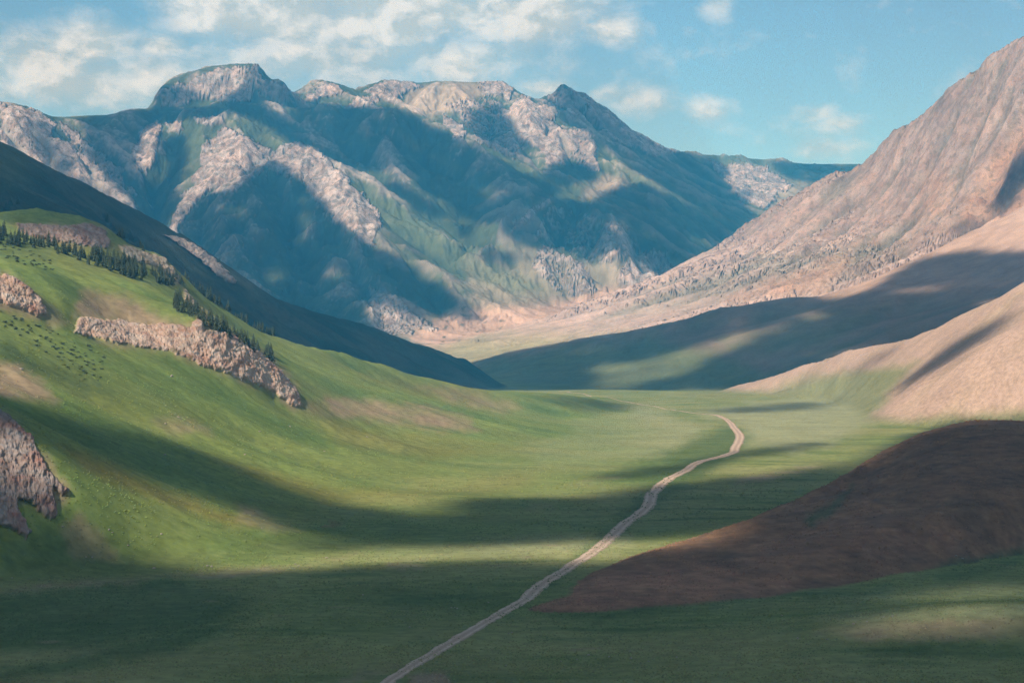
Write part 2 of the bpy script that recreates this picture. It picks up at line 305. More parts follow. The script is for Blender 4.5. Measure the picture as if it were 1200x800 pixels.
# ------------------------------------------------------------------ traced areas (photo pixels), carried onto the land
GX0, GY0, GS = -420, -20, 2
gx_, gy_ = np.meshgrid(np.arange(GX0, 1642, GS, dtype=float), np.arange(GY0, 960, GS, dtype=float))
def area(poly, soft):
    out = np.zeros(gx_.shape, np.float32); P = np.array(poly, float)
    x0, y0 = P.min(0)-3*soft; x1, y1 = P.max(0)+3*soft
    i0, i1 = max(0, int((y0-GY0)/GS)), min(gx_.shape[0], int((y1-GY0)/GS)+2)
    j0, j1 = max(0, int((x0-GX0)/GS)), min(gx_.shape[1], int((x1-GX0)/GS)+2)
    if i1 <= i0 or j1 <= j0: return out
    x, y = gx_[i0:i1, j0:j1], gy_[i0:i1, j0:j1]
    d = np.full(x.shape, 1e9); s = np.zeros(x.shape, bool)
    for a, b in zip(P, np.roll(P, -1, 0)):
        ex, ey = b-a; wx, wy = x-a[0], y-a[1]
        t = np.clip((wx*ex+wy*ey)/(ex*ex+ey*ey+1e-9), 0, 1)
        d = np.minimum(d, (wx-ex*t)**2+(wy-ey*t)**2)
        c = ((a[1] <= y) != (b[1] <= y)) & (wx*ey*(1 if ey > 0 else -1) < wy*ex*(1 if ey > 0 else -1))
        s ^= c
    d = np.sqrt(d); d = np.where(s, d, -d)
    out[i0:i1, j0:j1] = sstep(-soft, soft, d)
    return out
def look(r, px, py):
    x = np.clip((px-GX0)/GS, 0, r.shape[1]-1.01); y = np.clip((py-GY0)/GS, 0, r.shape[0]-1.01)
    i, j = y.astype(int), x.astype(int); fy, fx = y-i, x-j
    return (r[i, j]*(1-fx)+r[i, j+1]*fx)*(1-fy)+(r[i+1, j]*(1-fx)+r[i+1, j+1]*fx)*fy
def areas(lst, soft):
    r = np.zeros(gx_.shape, np.float32)
    for p in lst:
        st = 1.
        if isinstance(p, tuple) and not isinstance(p[0], tuple): st, p = p
        r = np.maximum(r, st*area(p, soft))
    return r
def L_(*v): return [(v[i], v[i+1]) for i in range(0, len(v), 2)]

ROCK_M = areas([
 L_(228,94,262,82,280,77,262,92,250,102,225,110), (.8, L_(262,98,290,94,302,110,296,122,250,118)), (.5, L_(185,108,215,100,225,112,205,122,186,120)),
 (.62, L_(183,108,228,94,275,79,302,76,314,96,335,99,348,122,330,120,300,112,262,116,230,120,188,127)), (.5, L_(630,120,655,100,668,104,700,125,745,155,725,165,680,140,650,125)), L_(178,140,187,146,184,165,180,190,172,206,160,200,153,178,165,160), L_(195,145,212,143,212,155,198,156), L_(228,140,262,134,262,146,238,150),
 L_(188,284,210,240,236,196,236,172,262,150,290,163,325,180,335,172,352,168,378,182,402,206,430,232,444,252,440,290,425,285,402,266,380,244,346,210,310,198,275,226,240,228,215,260,196,300),
 (.3, L_(190,300,240,225,300,196,345,205,400,262,440,300,480,350,520,385,440,400,250,400,180,320)),
 L_(0,122,45,132,64,146,60,160,90,176,128,204,158,242,166,275,120,255,60,215,0,185), (.75, L_(66,140,100,165,140,200,160,235,130,215,90,185)),
 L_(352,121,374,102,393,99,398,110,376,117), L_(402,128,420,117,440,113,446,123,412,129), L_(430,106,448,94,480,97,497,102,472,111,457,121,440,113),
 L_(560,96,592,96,602,106,596,120,582,113,566,113), L_(584,132,600,126,616,112,628,118,650,128,650,142,662,150,692,156,700,180,702,200,688,200,672,190,642,197,632,176,618,166,598,150), L_(520,136,538,146,546,166,534,166,524,150),
 (.5, L_(520,120,580,112,620,165,600,190,560,165)), (.8, L_(640,98,690,112,745,155,800,182,770,185,720,165,680,140,640,120)),
 (.6, L_(600,262,642,231,648,236,625,256,600,278)), (.45, L_(650,240,740,265,760,300,700,310,620,280)), (.7, L_(740,300,770,292,800,330,740,345,720,330)), (.5, L_(700,345,690,310,640,288,620,310,660,350)),
 (.7, L_(830,190,900,195,925,215,900,245,870,240,850,215)), (.6, L_(430,330,455,350,520,388,440,392))], 4)
PALE_M = areas([L_(498,100,560,97,590,98,560,115,545,125,505,140,470,122,480,104), L_(690,216,712,205,742,216,705,230,684,236), (.8, L_(706,262,730,257,738,268,720,277)), (.7, L_(600,262,642,231,648,236,625,256,600,280)),
 (.6, L_(840,192,905,195,950,215,930,245,880,240,850,215)), (.6, L_(540,300,620,290,700,310,760,300,800,310,760,345,640,370,560,372))], 6)
PINK_M = areas([L_(500,380,540,360,570,362,640,356,740,335,760,345,700,375,560,420,520,412,480,395), (.6, L_(430,365,450,340,510,375,520,395,450,392))], 8)
GRN_M = areas([L_(262,132,300,140,350,175,420,215,500,260,560,300,640,340,600,345,520,310,450,262,400,215,330,175,270,150), L_(500,142,545,160,600,190,655,212,700,222,650,222,600,202,540,170), L_(75,136,140,131,175,128,130,150,90,150),
 L_(700,160,740,195,800,232,860,262,800,245,740,212,690,185), (.8, L_(200,165,235,155,250,175,225,215,195,225)), (.7, L_(800,180,960,195,1000,200,930,215,860,205))], 6)
GREY_R = areas([L_(740,352,800,330,900,300,1000,290,1060,262,1100,250,1050,300,960,335,860,350,700,378), (.6, L_(980,206,1010,215,990,240,960,235)), (.5, L_(1150,60,1180,80,1150,130,1130,150,1140,100))], 12)
WARM_R = areas([L_(1200,150,1150,205,1120,262,1100,275,1150,262,1215,262,1215,150), (.8, L_(900,330,1000,300,960,345,850,352)), (.6, L_(1085,200,1120,210,1110,250,1070,260))], 10)
GRN_S = areas([L_(560,470,560,425,660,408,760,395,860,420,900,440,960,425,1000,410,960,440,860,470), (.6, L_(850,400,960,375,1040,360,960,410,860,420))], 14)
GRN_P = areas([L_(840,470,960,440,1030,432,1075,425,1045,455,1030,480,1010,500,900,500), L_(1010,505,1060,490,1140,485,1215,480,1215,520,1000,520)], 10)
TAN_L = areas([(.9, L_(86,389,90,368,150,370,200,374,250,380,290,396,326,425,346,452,358,476,346,480,310,456,262,438,200,413,130,404)), (.8, L_(-40,316,14,320,48,350,64,372,44,376,0,360,-40,352)), (.7, L_(14,264,75,262,125,268,130,290,90,290,40,280)), (.8, L_(136,288,160,290,194,302,216,332,204,334,180,314,150,306)), (.6, L_(212,338,236,358,264,386,244,384,214,352)), (.6, L_(-60,478,10,484,44,522,86,576,60,606,30,590,-60,610)),L_(92,342,104,338,150,352,190,372,250,385,300,405,335,440,300,425,240,398,150,385,92,378), (.8, L_(160,368,210,372,235,392,150,388)), (.9, L_(378,466,430,468,500,476,550,492,560,505,500,502,430,492,385,484)), (.6, L_(490,452,560,462,610,478,590,484,530,470)),
 L_(-60,422,20,428,50,448,70,472,20,468,-60,450), (.5, L_(180,488,230,492,250,508,200,508)), (.55, L_(40,348,65,360,80,380,60,385,40,372)), (.5, L_(150,345,175,360,190,378,165,375)), (.45, L_(280,590,330,612,360,620,320,625,280,610)), (.5, L_(90,600,120,625,140,660,90,655,70,625)), (.5, L_(345,470,380,470,390,490,360,482))], 7)
YEL_L = areas([L_(70,520,120,540,180,570,240,592,300,612,280,618,220,598,160,575,100,552), (.7, L_(250,540,400,575,520,570,640,548,600,575,480,588,380,590)), (.6, L_(340,478,420,500,520,520,620,530,500,540,400,520)), (.6, L_(420,440,520,455,600,472,560,478,480,460))], 9)
DRK_L = areas([L_(0,395,40,420,90,438,130,458,100,462,50,440,0,425), (.7, L_(0,276,40,285,60,305,20,302,0,296)), (.6, L_(0,640,60,620,130,655,240,665,0,690)), (.5, L_(230,345,262,380,300,395,262,392,222,362))], 9)
PALE_LIT_F = areas([L_(820,482,900,470,1000,455,1060,470,1010,505,940,530,880,520,870,500), (.7, L_(560,500,640,492,760,478,830,500,780,540,640,545)), (.6, L_(400,642,520,636,640,630,740,626,740,640,640,652,420,652)), (.5, L_(960,700,1210,680,1210,700,1000,706)), (.9, L_(960,728,1000,720,1220,708,1220,722,1080,726,1000,730))], 10)  # pale turf; sunlit strips and mound crest have their light painted in too
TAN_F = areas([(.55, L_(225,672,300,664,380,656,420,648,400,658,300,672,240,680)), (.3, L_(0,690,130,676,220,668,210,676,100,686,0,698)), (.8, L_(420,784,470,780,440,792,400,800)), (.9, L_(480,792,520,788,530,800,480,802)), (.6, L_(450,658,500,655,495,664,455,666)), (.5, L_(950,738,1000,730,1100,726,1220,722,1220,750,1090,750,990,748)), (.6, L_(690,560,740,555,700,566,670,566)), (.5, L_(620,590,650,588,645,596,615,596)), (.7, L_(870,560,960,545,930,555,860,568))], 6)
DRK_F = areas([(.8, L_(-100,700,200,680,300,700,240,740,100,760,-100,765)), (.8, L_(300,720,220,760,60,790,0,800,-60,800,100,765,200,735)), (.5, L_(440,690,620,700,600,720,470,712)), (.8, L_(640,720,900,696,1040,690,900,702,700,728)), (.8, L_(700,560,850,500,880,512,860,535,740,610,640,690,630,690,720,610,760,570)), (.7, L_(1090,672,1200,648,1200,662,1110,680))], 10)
RED_B = areas([L_(630,712,650,690,700,672,760,660,830,660,880,672,960,668,980,672,920,690,800,705,700,712), (.5, L_(860,640,1000,600,1150,620,1100,655,960,660,860,670))], 12)
GRN_B = areas([L_(940,608,975,590,1000,568,985,592,950,616), (.9, L_(1060,676,1120,655,1220,640,1220,656,1100,676))], 6)

def mixc(c, col, m): return c+(np.array(col)-c)*m[..., None]
wpx = PX+9*fbm(PX/24, PY/16, 3, 71)+3*fbm(PX/6, PY/5, 2, 75); wpy = PY+6*fbm(PX/24+50, PY/16, 3, 72)+2*fbm(PX/6, PY/5+9, 2, 76)
T = np.zeros(Z.shape+(3,)); RK = np.zeros(Z.shape)
gzx, gzy = grad(Z); SL = np.sqrt(gzx**2+gzy**2)
def put(n, fn):
    m = ID == order.index(n)
    # a margin round each hill so that colours meet softly
    fn(m)
fine = fbm(XX/45, YY/45, 4, 81); mid = fbm(XX/170, YY/170, 4, 82); big = fbm(XX/700, YY/700, 3, 83)
streak = fbm(XX/90, YY/26, 4, 84); fin2 = gnoise(XX/14, YY/14, 85)
def c_floor(px, py, s):
    c = np.tile(np.array([.128, .16, .05]), px.shape+(1,))
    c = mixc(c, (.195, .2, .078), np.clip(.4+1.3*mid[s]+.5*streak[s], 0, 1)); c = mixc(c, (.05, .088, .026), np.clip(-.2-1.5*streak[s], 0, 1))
    c = mixc(c, (.225, .235, .125), .85*look(PALE_LIT_F, px, py)); c = mixc(c, (.045, .085, .026), .85*look(DRK_F, px, py))
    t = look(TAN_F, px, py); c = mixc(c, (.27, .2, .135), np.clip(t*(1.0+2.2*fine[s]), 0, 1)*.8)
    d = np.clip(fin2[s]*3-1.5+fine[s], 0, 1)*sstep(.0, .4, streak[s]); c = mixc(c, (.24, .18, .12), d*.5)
    return c
def c_L(px, py, s):
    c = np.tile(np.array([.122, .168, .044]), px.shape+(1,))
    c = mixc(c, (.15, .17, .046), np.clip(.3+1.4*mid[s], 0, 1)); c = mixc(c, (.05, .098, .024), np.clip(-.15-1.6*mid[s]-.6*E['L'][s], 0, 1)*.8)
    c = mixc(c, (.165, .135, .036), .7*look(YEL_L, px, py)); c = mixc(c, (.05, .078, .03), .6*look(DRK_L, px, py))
    t = look(TAN_L, px, py); c = mixc(c, (.26, .185, .12), np.clip(t*(.95+1.0*fine[s]), 0, 1)*.85)
    return c
def c_M(px, py, s):
    e = E['M'][s]; n = fine[s]
    c = np.tile(np.array([.052, .07, .036]), px.shape+(1,))
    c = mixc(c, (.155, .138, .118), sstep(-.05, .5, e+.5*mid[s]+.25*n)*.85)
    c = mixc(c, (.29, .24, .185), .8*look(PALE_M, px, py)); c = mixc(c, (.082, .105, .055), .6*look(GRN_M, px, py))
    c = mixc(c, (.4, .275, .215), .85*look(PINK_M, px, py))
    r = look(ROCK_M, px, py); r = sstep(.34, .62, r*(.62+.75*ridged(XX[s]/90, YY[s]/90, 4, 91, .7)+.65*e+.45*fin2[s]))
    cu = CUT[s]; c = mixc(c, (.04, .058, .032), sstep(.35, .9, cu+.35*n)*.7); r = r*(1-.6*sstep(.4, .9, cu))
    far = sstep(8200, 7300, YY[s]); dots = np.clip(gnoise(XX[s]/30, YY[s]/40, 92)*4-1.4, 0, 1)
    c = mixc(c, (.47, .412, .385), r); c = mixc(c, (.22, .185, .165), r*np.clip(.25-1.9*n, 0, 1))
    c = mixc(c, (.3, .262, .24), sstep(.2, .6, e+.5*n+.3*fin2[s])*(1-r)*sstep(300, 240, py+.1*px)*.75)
    c = c*(1+.6*np.clip(e, -.7, .7))[..., None]  # scrubby gullies darker, spurs lighter; also paints in relief the frontal sun flattens
    c = mixc(c, (.03, .045, .025), dots*far*(1-r*.7)*.8*sstep(250, 340, py)*sstep(660, 560, px))
    return c, r
SHADE_TINT_R = areas([L_(1180,196,1200,172,1240,168,1240,226,1204,216,1192,236,1174,262,1164,242), (.7, L_(1120,262,1140,254,1150,262,1120,290,1100,296)), (.6, L_(1100,110,1120,104,1116,130,1098,140)), (.6, L_(1005,205,990,225,975,215,985,206))], 4)  # ravine and crag shade, painted in as a darker rock colour
def area_shade_tint(px, py): return look(SHADE_TINT_R, px, py)*.85
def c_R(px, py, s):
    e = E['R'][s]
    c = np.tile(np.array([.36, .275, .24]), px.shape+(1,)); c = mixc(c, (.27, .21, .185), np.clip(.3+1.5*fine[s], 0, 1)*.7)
    c = mixc(c, (.2, .19, .15), np.clip(look(GREY_R, px, py)*(.85-.8*e), 0, 1)*.85); c = mixc(c, (.17, .16, .13), np.clip(-.02-1.7*e, 0, 1)*.75); c = mixc(c, (.43, .33, .285), np.clip(e*1.6-.1, 0, 1)*.6)  # gullies greyed, spurs lightened in colour to make up for weak relief shading
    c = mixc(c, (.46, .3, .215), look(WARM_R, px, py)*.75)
    c = mixc(c, (.15, .125, .12), area_shade_tint(px, py)*np.clip(.8+1.3*fine[s], 0, 1))
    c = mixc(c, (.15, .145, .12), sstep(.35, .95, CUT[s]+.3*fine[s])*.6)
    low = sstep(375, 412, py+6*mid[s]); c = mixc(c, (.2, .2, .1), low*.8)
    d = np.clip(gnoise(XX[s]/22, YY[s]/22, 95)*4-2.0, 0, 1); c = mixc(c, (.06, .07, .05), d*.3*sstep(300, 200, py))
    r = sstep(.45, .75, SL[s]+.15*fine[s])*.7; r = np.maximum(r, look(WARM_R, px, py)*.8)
    return c, r
def c_S(px, py, s):
    c = np.tile(np.array([.24, .17, .13]), px.shape+(1,)); c = mixc(c, (.12, .125, .07), np.clip(.45+mid[s]-.8*E['S'][s], 0, 1)*.8*sstep(300, 170, Z[s]))
    c = mixc(c, (.35, .25, .2), sstep(220, 330, Z[s])*.8)
    return mixc(c, (.115, .14, .06), look(GRN_S, px, py)*.9)
def c_P(px, py, s):
    c = np.tile(np.array([.315, .228, .178]), px.shape+(1,)); c = mixc(c, (.24, .19, .12), np.clip(.1+1.1*mid[s]-.9*E['P'][s], 0, 1)*.6)
    g = look(GRN_P, px, py); g = np.maximum(g, sstep(16, 3, Z[s]-floor[s])*.8); return mixc(c, (.13, .15, .065), g*.9)
def c_D(px, py, s):
    c = np.tile(np.array([.07, .074, .048]), px.shape+(1,)); c = mixc(c, (.026, .042, .024), np.clip(.4+1.9*mid[s], 0, 1))
    c = mixc(c, (.03, .043, .024), np.clip(fin2[s]*2+.6*fine[s]-.2, 0, 1)*sstep(400, 330, px)*.8)
    e = sstep(22, 4, (px-0)*.0+np.abs(0*px)+20*np.ones_like(px)); return mixc(c, (.1, .12, .05), sstep(80, 0, px)*sstep(230, 190, py)*.6)
def c_B(px, py, s):
    c = np.tile(np.array([.19, .108, .06]), px.shape+(1,)); c = mixc(c, (.12, .076, .046), np.clip(.4+1.8*fbm(XX[s]/22, YY[s]/22, 3, 97), 0, 1)*.8)
    c = mixc(c, (.27, .14, .085), look(RED_B, px, py)*np.clip(.7+1.2*fbm(XX[s]/12, YY[s]/12, 3, 98), 0, 1)*.85)
    c = c*(1+.09*np.sin(Z[s]*3.4+4*fbm(XX[s]/18, YY[s]/18, 3, 99))*sstep(-.2, .3, gnoise(XX[s]/26, YY[s]/26, 96)+.2))[..., None]
    return mixc(c, (.07, .09, .045), look(GRN_B, px, py)*.9)
CF = {'floor': c_floor, 'M': c_M, 'R': c_R, 'S': c_S, 'P': c_P, 'D': c_D, 'L': c_L, 'B': c_B}
acc = np.zeros(Z.shape)
for i, n in enumerate(order):
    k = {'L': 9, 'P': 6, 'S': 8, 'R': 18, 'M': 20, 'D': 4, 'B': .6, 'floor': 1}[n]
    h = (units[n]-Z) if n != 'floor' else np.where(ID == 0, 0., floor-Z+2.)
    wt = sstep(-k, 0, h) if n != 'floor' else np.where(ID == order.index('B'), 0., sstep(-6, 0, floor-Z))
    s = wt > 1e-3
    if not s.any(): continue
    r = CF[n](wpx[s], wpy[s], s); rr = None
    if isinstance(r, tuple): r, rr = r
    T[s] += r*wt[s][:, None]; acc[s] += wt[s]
    if rr is not None: RK[s] += rr*wt[s]
acc = np.maximum(acc, 1e-3); T /= acc[..., None]; RK /= acc
# crags stand out in the stone
mR = RK > .02
hM = np.zeros_like(Z)
hM[mR] = ridged(XX[mR]/52, YY[mR]/60, 3, 101, .6)*13*sstep(7000, 9000, YY[mR])+ridged(XX[mR]/55, YY[mR]/55, 4, 103)*4*sstep(9000, 7000, YY[mR])
Z += hM*RK*sstep(3500, 5000, YY)
mM = (ID == order.index('M')) | (ID == order.index('R'))
Z[mM] += ridged(XX[mM]/68, YY[mM]/90, 3, 107, .6)*7*sstep(.15, .5, SL[mM])
# ------------------------------------------------------------------ sun, and the clouds overhead that shade the valley
AZ, EL = math.radians(-136), math.radians(43)
SD = np.array([math.sin(AZ)*math.cos(EL), math.cos(AZ)*math.cos(EL), math.sin(EL)])
SH_N = areas([  # near ground
 L_(-420,700,0,690,130,672,260,668,380,661,500,656,620,652,690,656,740,646,840,632,900,600,985,560,1060,512,1110,495,1170,488,1300,490,1640,600,1640,960,-420,960),
 L_(-420,380,-100,430,0,457,68,484,135,500,203,514,257,531,304,558,350,575,400,588,470,598,500,604,430,612,400,622,355,616,304,600,236,573,169,548,101,530,60,515,0,492,-100,480,-420,460),
 (.8, L_(30,585,70,598,110,620,135,648,240,662,200,672,0,692,-420,700,-420,640,0,600)),
 L_(400,594,460,603,520,602,530,588,550,580,636,582,704,577,771,567,840,556,900,555,990,550,970,572,930,592,860,612,800,620,760,625,721,624,650,627,535,632,400,634,330,642,300,640,385,622),
 L_(636,467,724,471,730,475,640,471), (.7, L_(800,538,870,526,960,515,965,519,870,531,800,542)), (.6, L_(690,556,760,545,830,540,830,545,760,552,700,560)), (.6, L_(840,479,900,474,960,470,960,474,900,478,840,482)), (.7, L_(900,552,1010,535,960,560,900,560)),
 (.65, L_(-60,545,20,552,48,575,70,600,60,640,-60,640)), (.55, L_(0,240,100,245,160,285,150,300,60,262,0,264)), (.5, L_(190,545,260,560,330,592,300,596,240,580))], 5)
SH_NH = areas([(.8, L_(980,702,1090,684,1240,672,1240,692,1090,700)), (1., L_(930,742,990,720,1060,708,1240,698,1240,728,1100,734,1000,740)), (.4, L_(480,598,560,592,560,597,480,603)), (.35, L_(770,606,880,600,860,606,770,614))], 5)
SH_F = areas([  # hills in the middle distance
 L_(540,420,600,414,636,406,680,396,740,386,800,374,844,358,890,354,935,345,962,350,1000,346,1036,331,1050,317,1094,300,1137,294,1200,298,1640,200,1640,480,1100,480,860,466,560,464,540,440)], 5)
SH_FH = areas([(.8, L_(680,456,690,434,740,420,800,405,878,385,925,372,935,377,888,398,868,410,835,420,820,438,770,446,740,458)), L_(958,354,985,339,1010,327,1036,317,1048,321,1030,336,1000,346), (.5, L_(1090,342,1110,327,1140,318,1156,323,1135,337)), (.35, L_(860,404,930,378,990,372,930,400,870,415))], 6)
SH_P = areas([(.6, L_(1045,456,1080,430,1130,395,1180,368,1160,392,1105,425,1062,452)), (.3, L_(985,436,1020,418,1050,408,1030,425,990,440))], 6)
SH_D = areas([L_(-420,0,1640,0,1640,960,-420,960)], 4)
SH_DH = areas([L_(176,262,215,266,250,285,275,310,290,336,262,345,220,318,180,290), (.5, L_(-20,150,70,205,60,214,-20,175))], 4)
SH_M = areas([
 L_(150,300,190,298,215,262,240,230,272,226,278,212,300,198,318,190,335,195,345,206,360,222,378,240,392,262,420,276,440,300,460,330,492,372,440,398,200,410,150,340),
 L_(432,294,462,300,500,330,540,355,558,368,548,376,520,366,500,366,470,342,440,316),
 L_(300,96,346,117,400,126,440,127,467,130,501,147,542,167,603,198,652,218,642,232,603,257,560,262,518,233,467,206,430,200,400,190,360,172,310,143,280,126,262,120),
 L_(96,142,140,132,185,127,215,127,262,127,300,118,340,108,346,126,300,136,268,130,225,137,186,141,170,150,158,172,140,190,118,172,104,152),
 L_(300,76,314,95,340,105,346,122,298,118,306,100), (.7, L_(184,104,230,98,235,112,215,122,184,124)),
 L_(105,150,135,160,152,184,157,208,174,228,200,205,190,165,198,160,215,160,212,190,205,240,195,268,180,292,166,262,140,222,110,182),
 (.6, L_(50,138,76,160,88,188,76,204,45,182,30,150)), (.55, L_(60,200,110,215,150,250,150,280,90,250)),
 L_(646,235,700,239,760,268,782,288,802,300,792,326,770,318,740,300,715,290,690,306,660,301,625,286,590,272,572,288,600,264),
 L_(745,214,800,238,850,260,876,268,850,288,810,304,790,290,750,262,700,240,690,232,740,218),
 L_(636,112,661,95,692,114,742,151,772,171,800,183,850,224,884,254,860,262,800,231,745,199,710,175,690,154,660,139),
 L_(796,180,832,185,852,202,842,214,880,225,866,242,840,236,808,216,776,186), (.8, L_(640,202,662,190,692,196,696,209,660,216,640,211)), (.6, L_(560,125,585,120,600,150,620,166,600,186,570,170,548,150)), (.7, L_(900,190,1000,193,1000,204,950,214,915,205)), (.6, L_(570,292,610,300,600,310,560,302)), (.6, L_(450,205,520,245,560,275,545,275,500,250,450,220))], 4)
SH_MH = areas([L_(422,362,446,350,500,380,520,388,470,394,440,388), L_(704,262,730,256,740,268,720,278), (.6, L_(165,290,200,250,215,240,205,270,185,300))], 4)
SH_R = areas([(.9, L_(1186,198,1198,182,1206,186,1216,172,1240,172,1240,196,1222,204,1212,200,1204,212,1196,208,1190,222,1182,240,1172,252,1166,246,1174,228)), (.8, L_(1240,206,1222,214,1208,232,1200,246,1214,244,1240,224)), (.5, L_(1120,262,1138,255,1135,268,1110,276)), L_(1050,317,1094,300,1137,294,1200,298,1640,200,1640,480,1000,480,1000,346)], 5)  # ravine and crag pieces: added cloud standing in for the slope's own shade
SHADE = {'floor': (SH_N, SH_NH), 'L': (SH_N, SH_NH), 'B': (SH_N, SH_NH), 'S': (SH_F, SH_FH), 'P': (SH_P, None), 'D': (SH_D, SH_DH), 'M': (SH_M, SH_MH), 'R': (SH_R, SH_FH)}
def survey(x, y):
    """height and owner of the land at plan points"""
    u = x*F/np.maximum(y, 1)+600
    ok = (y > rows[1]) & (y < rows[-2]) & (u > cols[1]) & (u < cols[-2])
    ti = np.clip(np.interp(y, rows, np.arange(NY)), 0, NY-2.001); tj = np.clip(np.interp(u, cols, np.arange(NU)), 0, NU-2.001)
    i, j = ti.astype(int), tj.astype(int); fi, fj = ti-i, tj-j
    z = (Z[i, j]*(1-fj)+Z[i, j+1]*fj)*(1-fi)+(Z[i+1, j]*(1-fj)+Z[i+1, j+1]*fj)*fi
    return z, ID[i, j], ok
def hits(x, y, h):
    """follow the sunbeam through (x, y, h) down to the land"""
    t = np.full(x.shape, (h-1950)/SD[2]); done = np.zeros(x.shape, bool); zz = np.zeros(x.shape); idd = np.full(x.shape, -1, int)
    for k in range(170):
        xx, yy, z = x-SD[0]*t, y-SD[1]*t, h-SD[2]*t
        gz, gi, ok = survey(xx, yy)
        gap = np.where(ok, z-gz, z+20)
        new = ~done & ok & (gap < 4)
        idd[new] = gi[new]; done |= new | (z < -60)
        t = np.where(done, t, t+np.clip(gap*.55, 3, 90))
        if done.all(): break
    return x-SD[0]*t, y-SD[1]*t, h-SD[2]*t, idd
def cloud_sheet(name, x0, x1, y0, y1, step, h, ymin, ymax, thick):
    gx, gy = np.meshgrid(np.arange(x0, x1, step), np.arange(y0, y1, step))
    hx, hy, hz, hid = hits(gx.ravel(), gy.ravel(), h)
    px = 600+hx/np.maximum(hy, 1)*F; py = HY-(hz-CZ)/np.maximum(hy, 1)*F
    m = np.zeros(hx.shape)
    wx = px+8*fbm(px/30, py/20, 3, 141); wy = py+4*fbm(px/30, py/14+40, 3, 142)
    for i, n in enumerate(order):
        s = hid == i
        if not s.any(): continue
        a, b = SHADE[n]; v = look(a, wx[s], wy[s])
        if n == 'floor': v = np.where(hy[s] > 4550, look(SH_F, wx[s], wy[s])*(1-look(SH_FH, wx[s], wy[s])), np.where((py[s] < 600) & (hy[s] > 2600) & (px[s] > 1100), 0, v))
        if n in 'SR': v = v*(1-.85*sstep(.06, .32, fbm(px[s]/52+3, py[s]/15, 4, 144)))
        if n == 'M': v = v*(1-.85*sstep(.1, .32, fbm(px[s]/42+9, py[s]/24, 3, 145)))
        if b is not None: v = v*(1-look(b, wx[s], wy[s]))
        m[s] = v
    m[(hy < ymin) | (hy > ymax)] = 0
    m = m.reshape(gx.shape)
    for _ in range(1): m = (m+np.roll(m, 1, 0)+np.roll(m, -1, 0)+np.roll(m, 1, 1)+np.roll(m, -1, 1))/5
    lump = 1+.3*fbm(gx/300, gy/300, 3, 151)
    th = thick*(m**1.5)*lump; th[:2] = th[-2:] = 0; th[:, :2] = th[:, -2:] = 0
    inside = th > thick*.012
    cell = inside[:-1, :-1] | inside[1:, :-1] | inside[:-1, 1:] | inside[1:, 1:]
    th = np.where(inside, th, 0)
    used = np.zeros(th.shape, bool)
    for a in (slice(None, -1), slice(1, None)):
        for b in (slice(None, -1), slice(1, None)): used[a, b] |= cell
    ti = np.full(th.shape, -1); ti[used] = np.arange(used.sum()); n0 = int(used.sum())
    bi = ti.copy(); bi[inside] = n0+np.arange(inside.sum())
    puff = 1+.0*gx
    top = np.stack([gx, gy, h+th*.6*puff], -1)[used]; bot = np.stack([gx, gy, h-th*.4], -1)[inside]
    V = np.concatenate([top, bot])
    def quads(ix, flip):
        q = np.stack([ix[:-1, :-1], ix[:-1, 1:], ix[1:, 1:], ix[1:, :-1]], -1)[cell]
        return q[:, ::-1] if flip else q
    Qd = np.concatenate([quads(ti, False), quads(bi, True)])
    # single cells whose four corners all lie on the rim would be two coincident faces
    flat = (th[:-1, :-1]+th[1:, :-1]+th[:-1, 1:]+th[1:, 1:])[cell] <= 0
    keep = np.concatenate([~flat, ~flat]); return make_mesh(name, V, Qd[keep])
def make_mesh(name, V, Q, smooth=True, parent=None):
    me = bpy.data.meshes.new(name); nv, nq, k = len(V), len(Q), Q.shape[1]
    me.vertices.add(nv); me.vertices.foreach_set('co', np.ascontiguousarray(V, np.float32).ravel())
    me.loops.add(nq*k); me.loops.foreach_set('vertex_index', np.ascontiguousarray(Q, np.int32).ravel())
    me.polygons.add(nq); me.polygons.foreach_set('loop_start', np.arange(0, nq*k, k, dtype=np.int32))
    me.polygons.foreach_set('use_smooth', np.full(nq, smooth))
    me.update(calc_edges=True)
    o = bpy.data.objects.new(name, me); COL.objects.link(o)
    if parent: o.parent = parent
    return o
def attr(o, name, vals, typ='FLOAT'):
    a = o.data.attributes.new(name, typ, 'POINT')
    if typ == 'FLOAT': a.data.foreach_set('value', np.ascontiguousarray(vals, np.float32))
    else: a.data.foreach_set('color', np.ascontiguousarray(np.concatenate([vals, np.ones((len(vals), 1))], 1), np.float32).ravel())
def tag(o, label=None, cat=None, group=None, kind=None):
    if label: o['label'] = label
    if cat: o['category'] = cat
    if group: o['group'] = group
    if kind: o['kind'] = kind
    return o
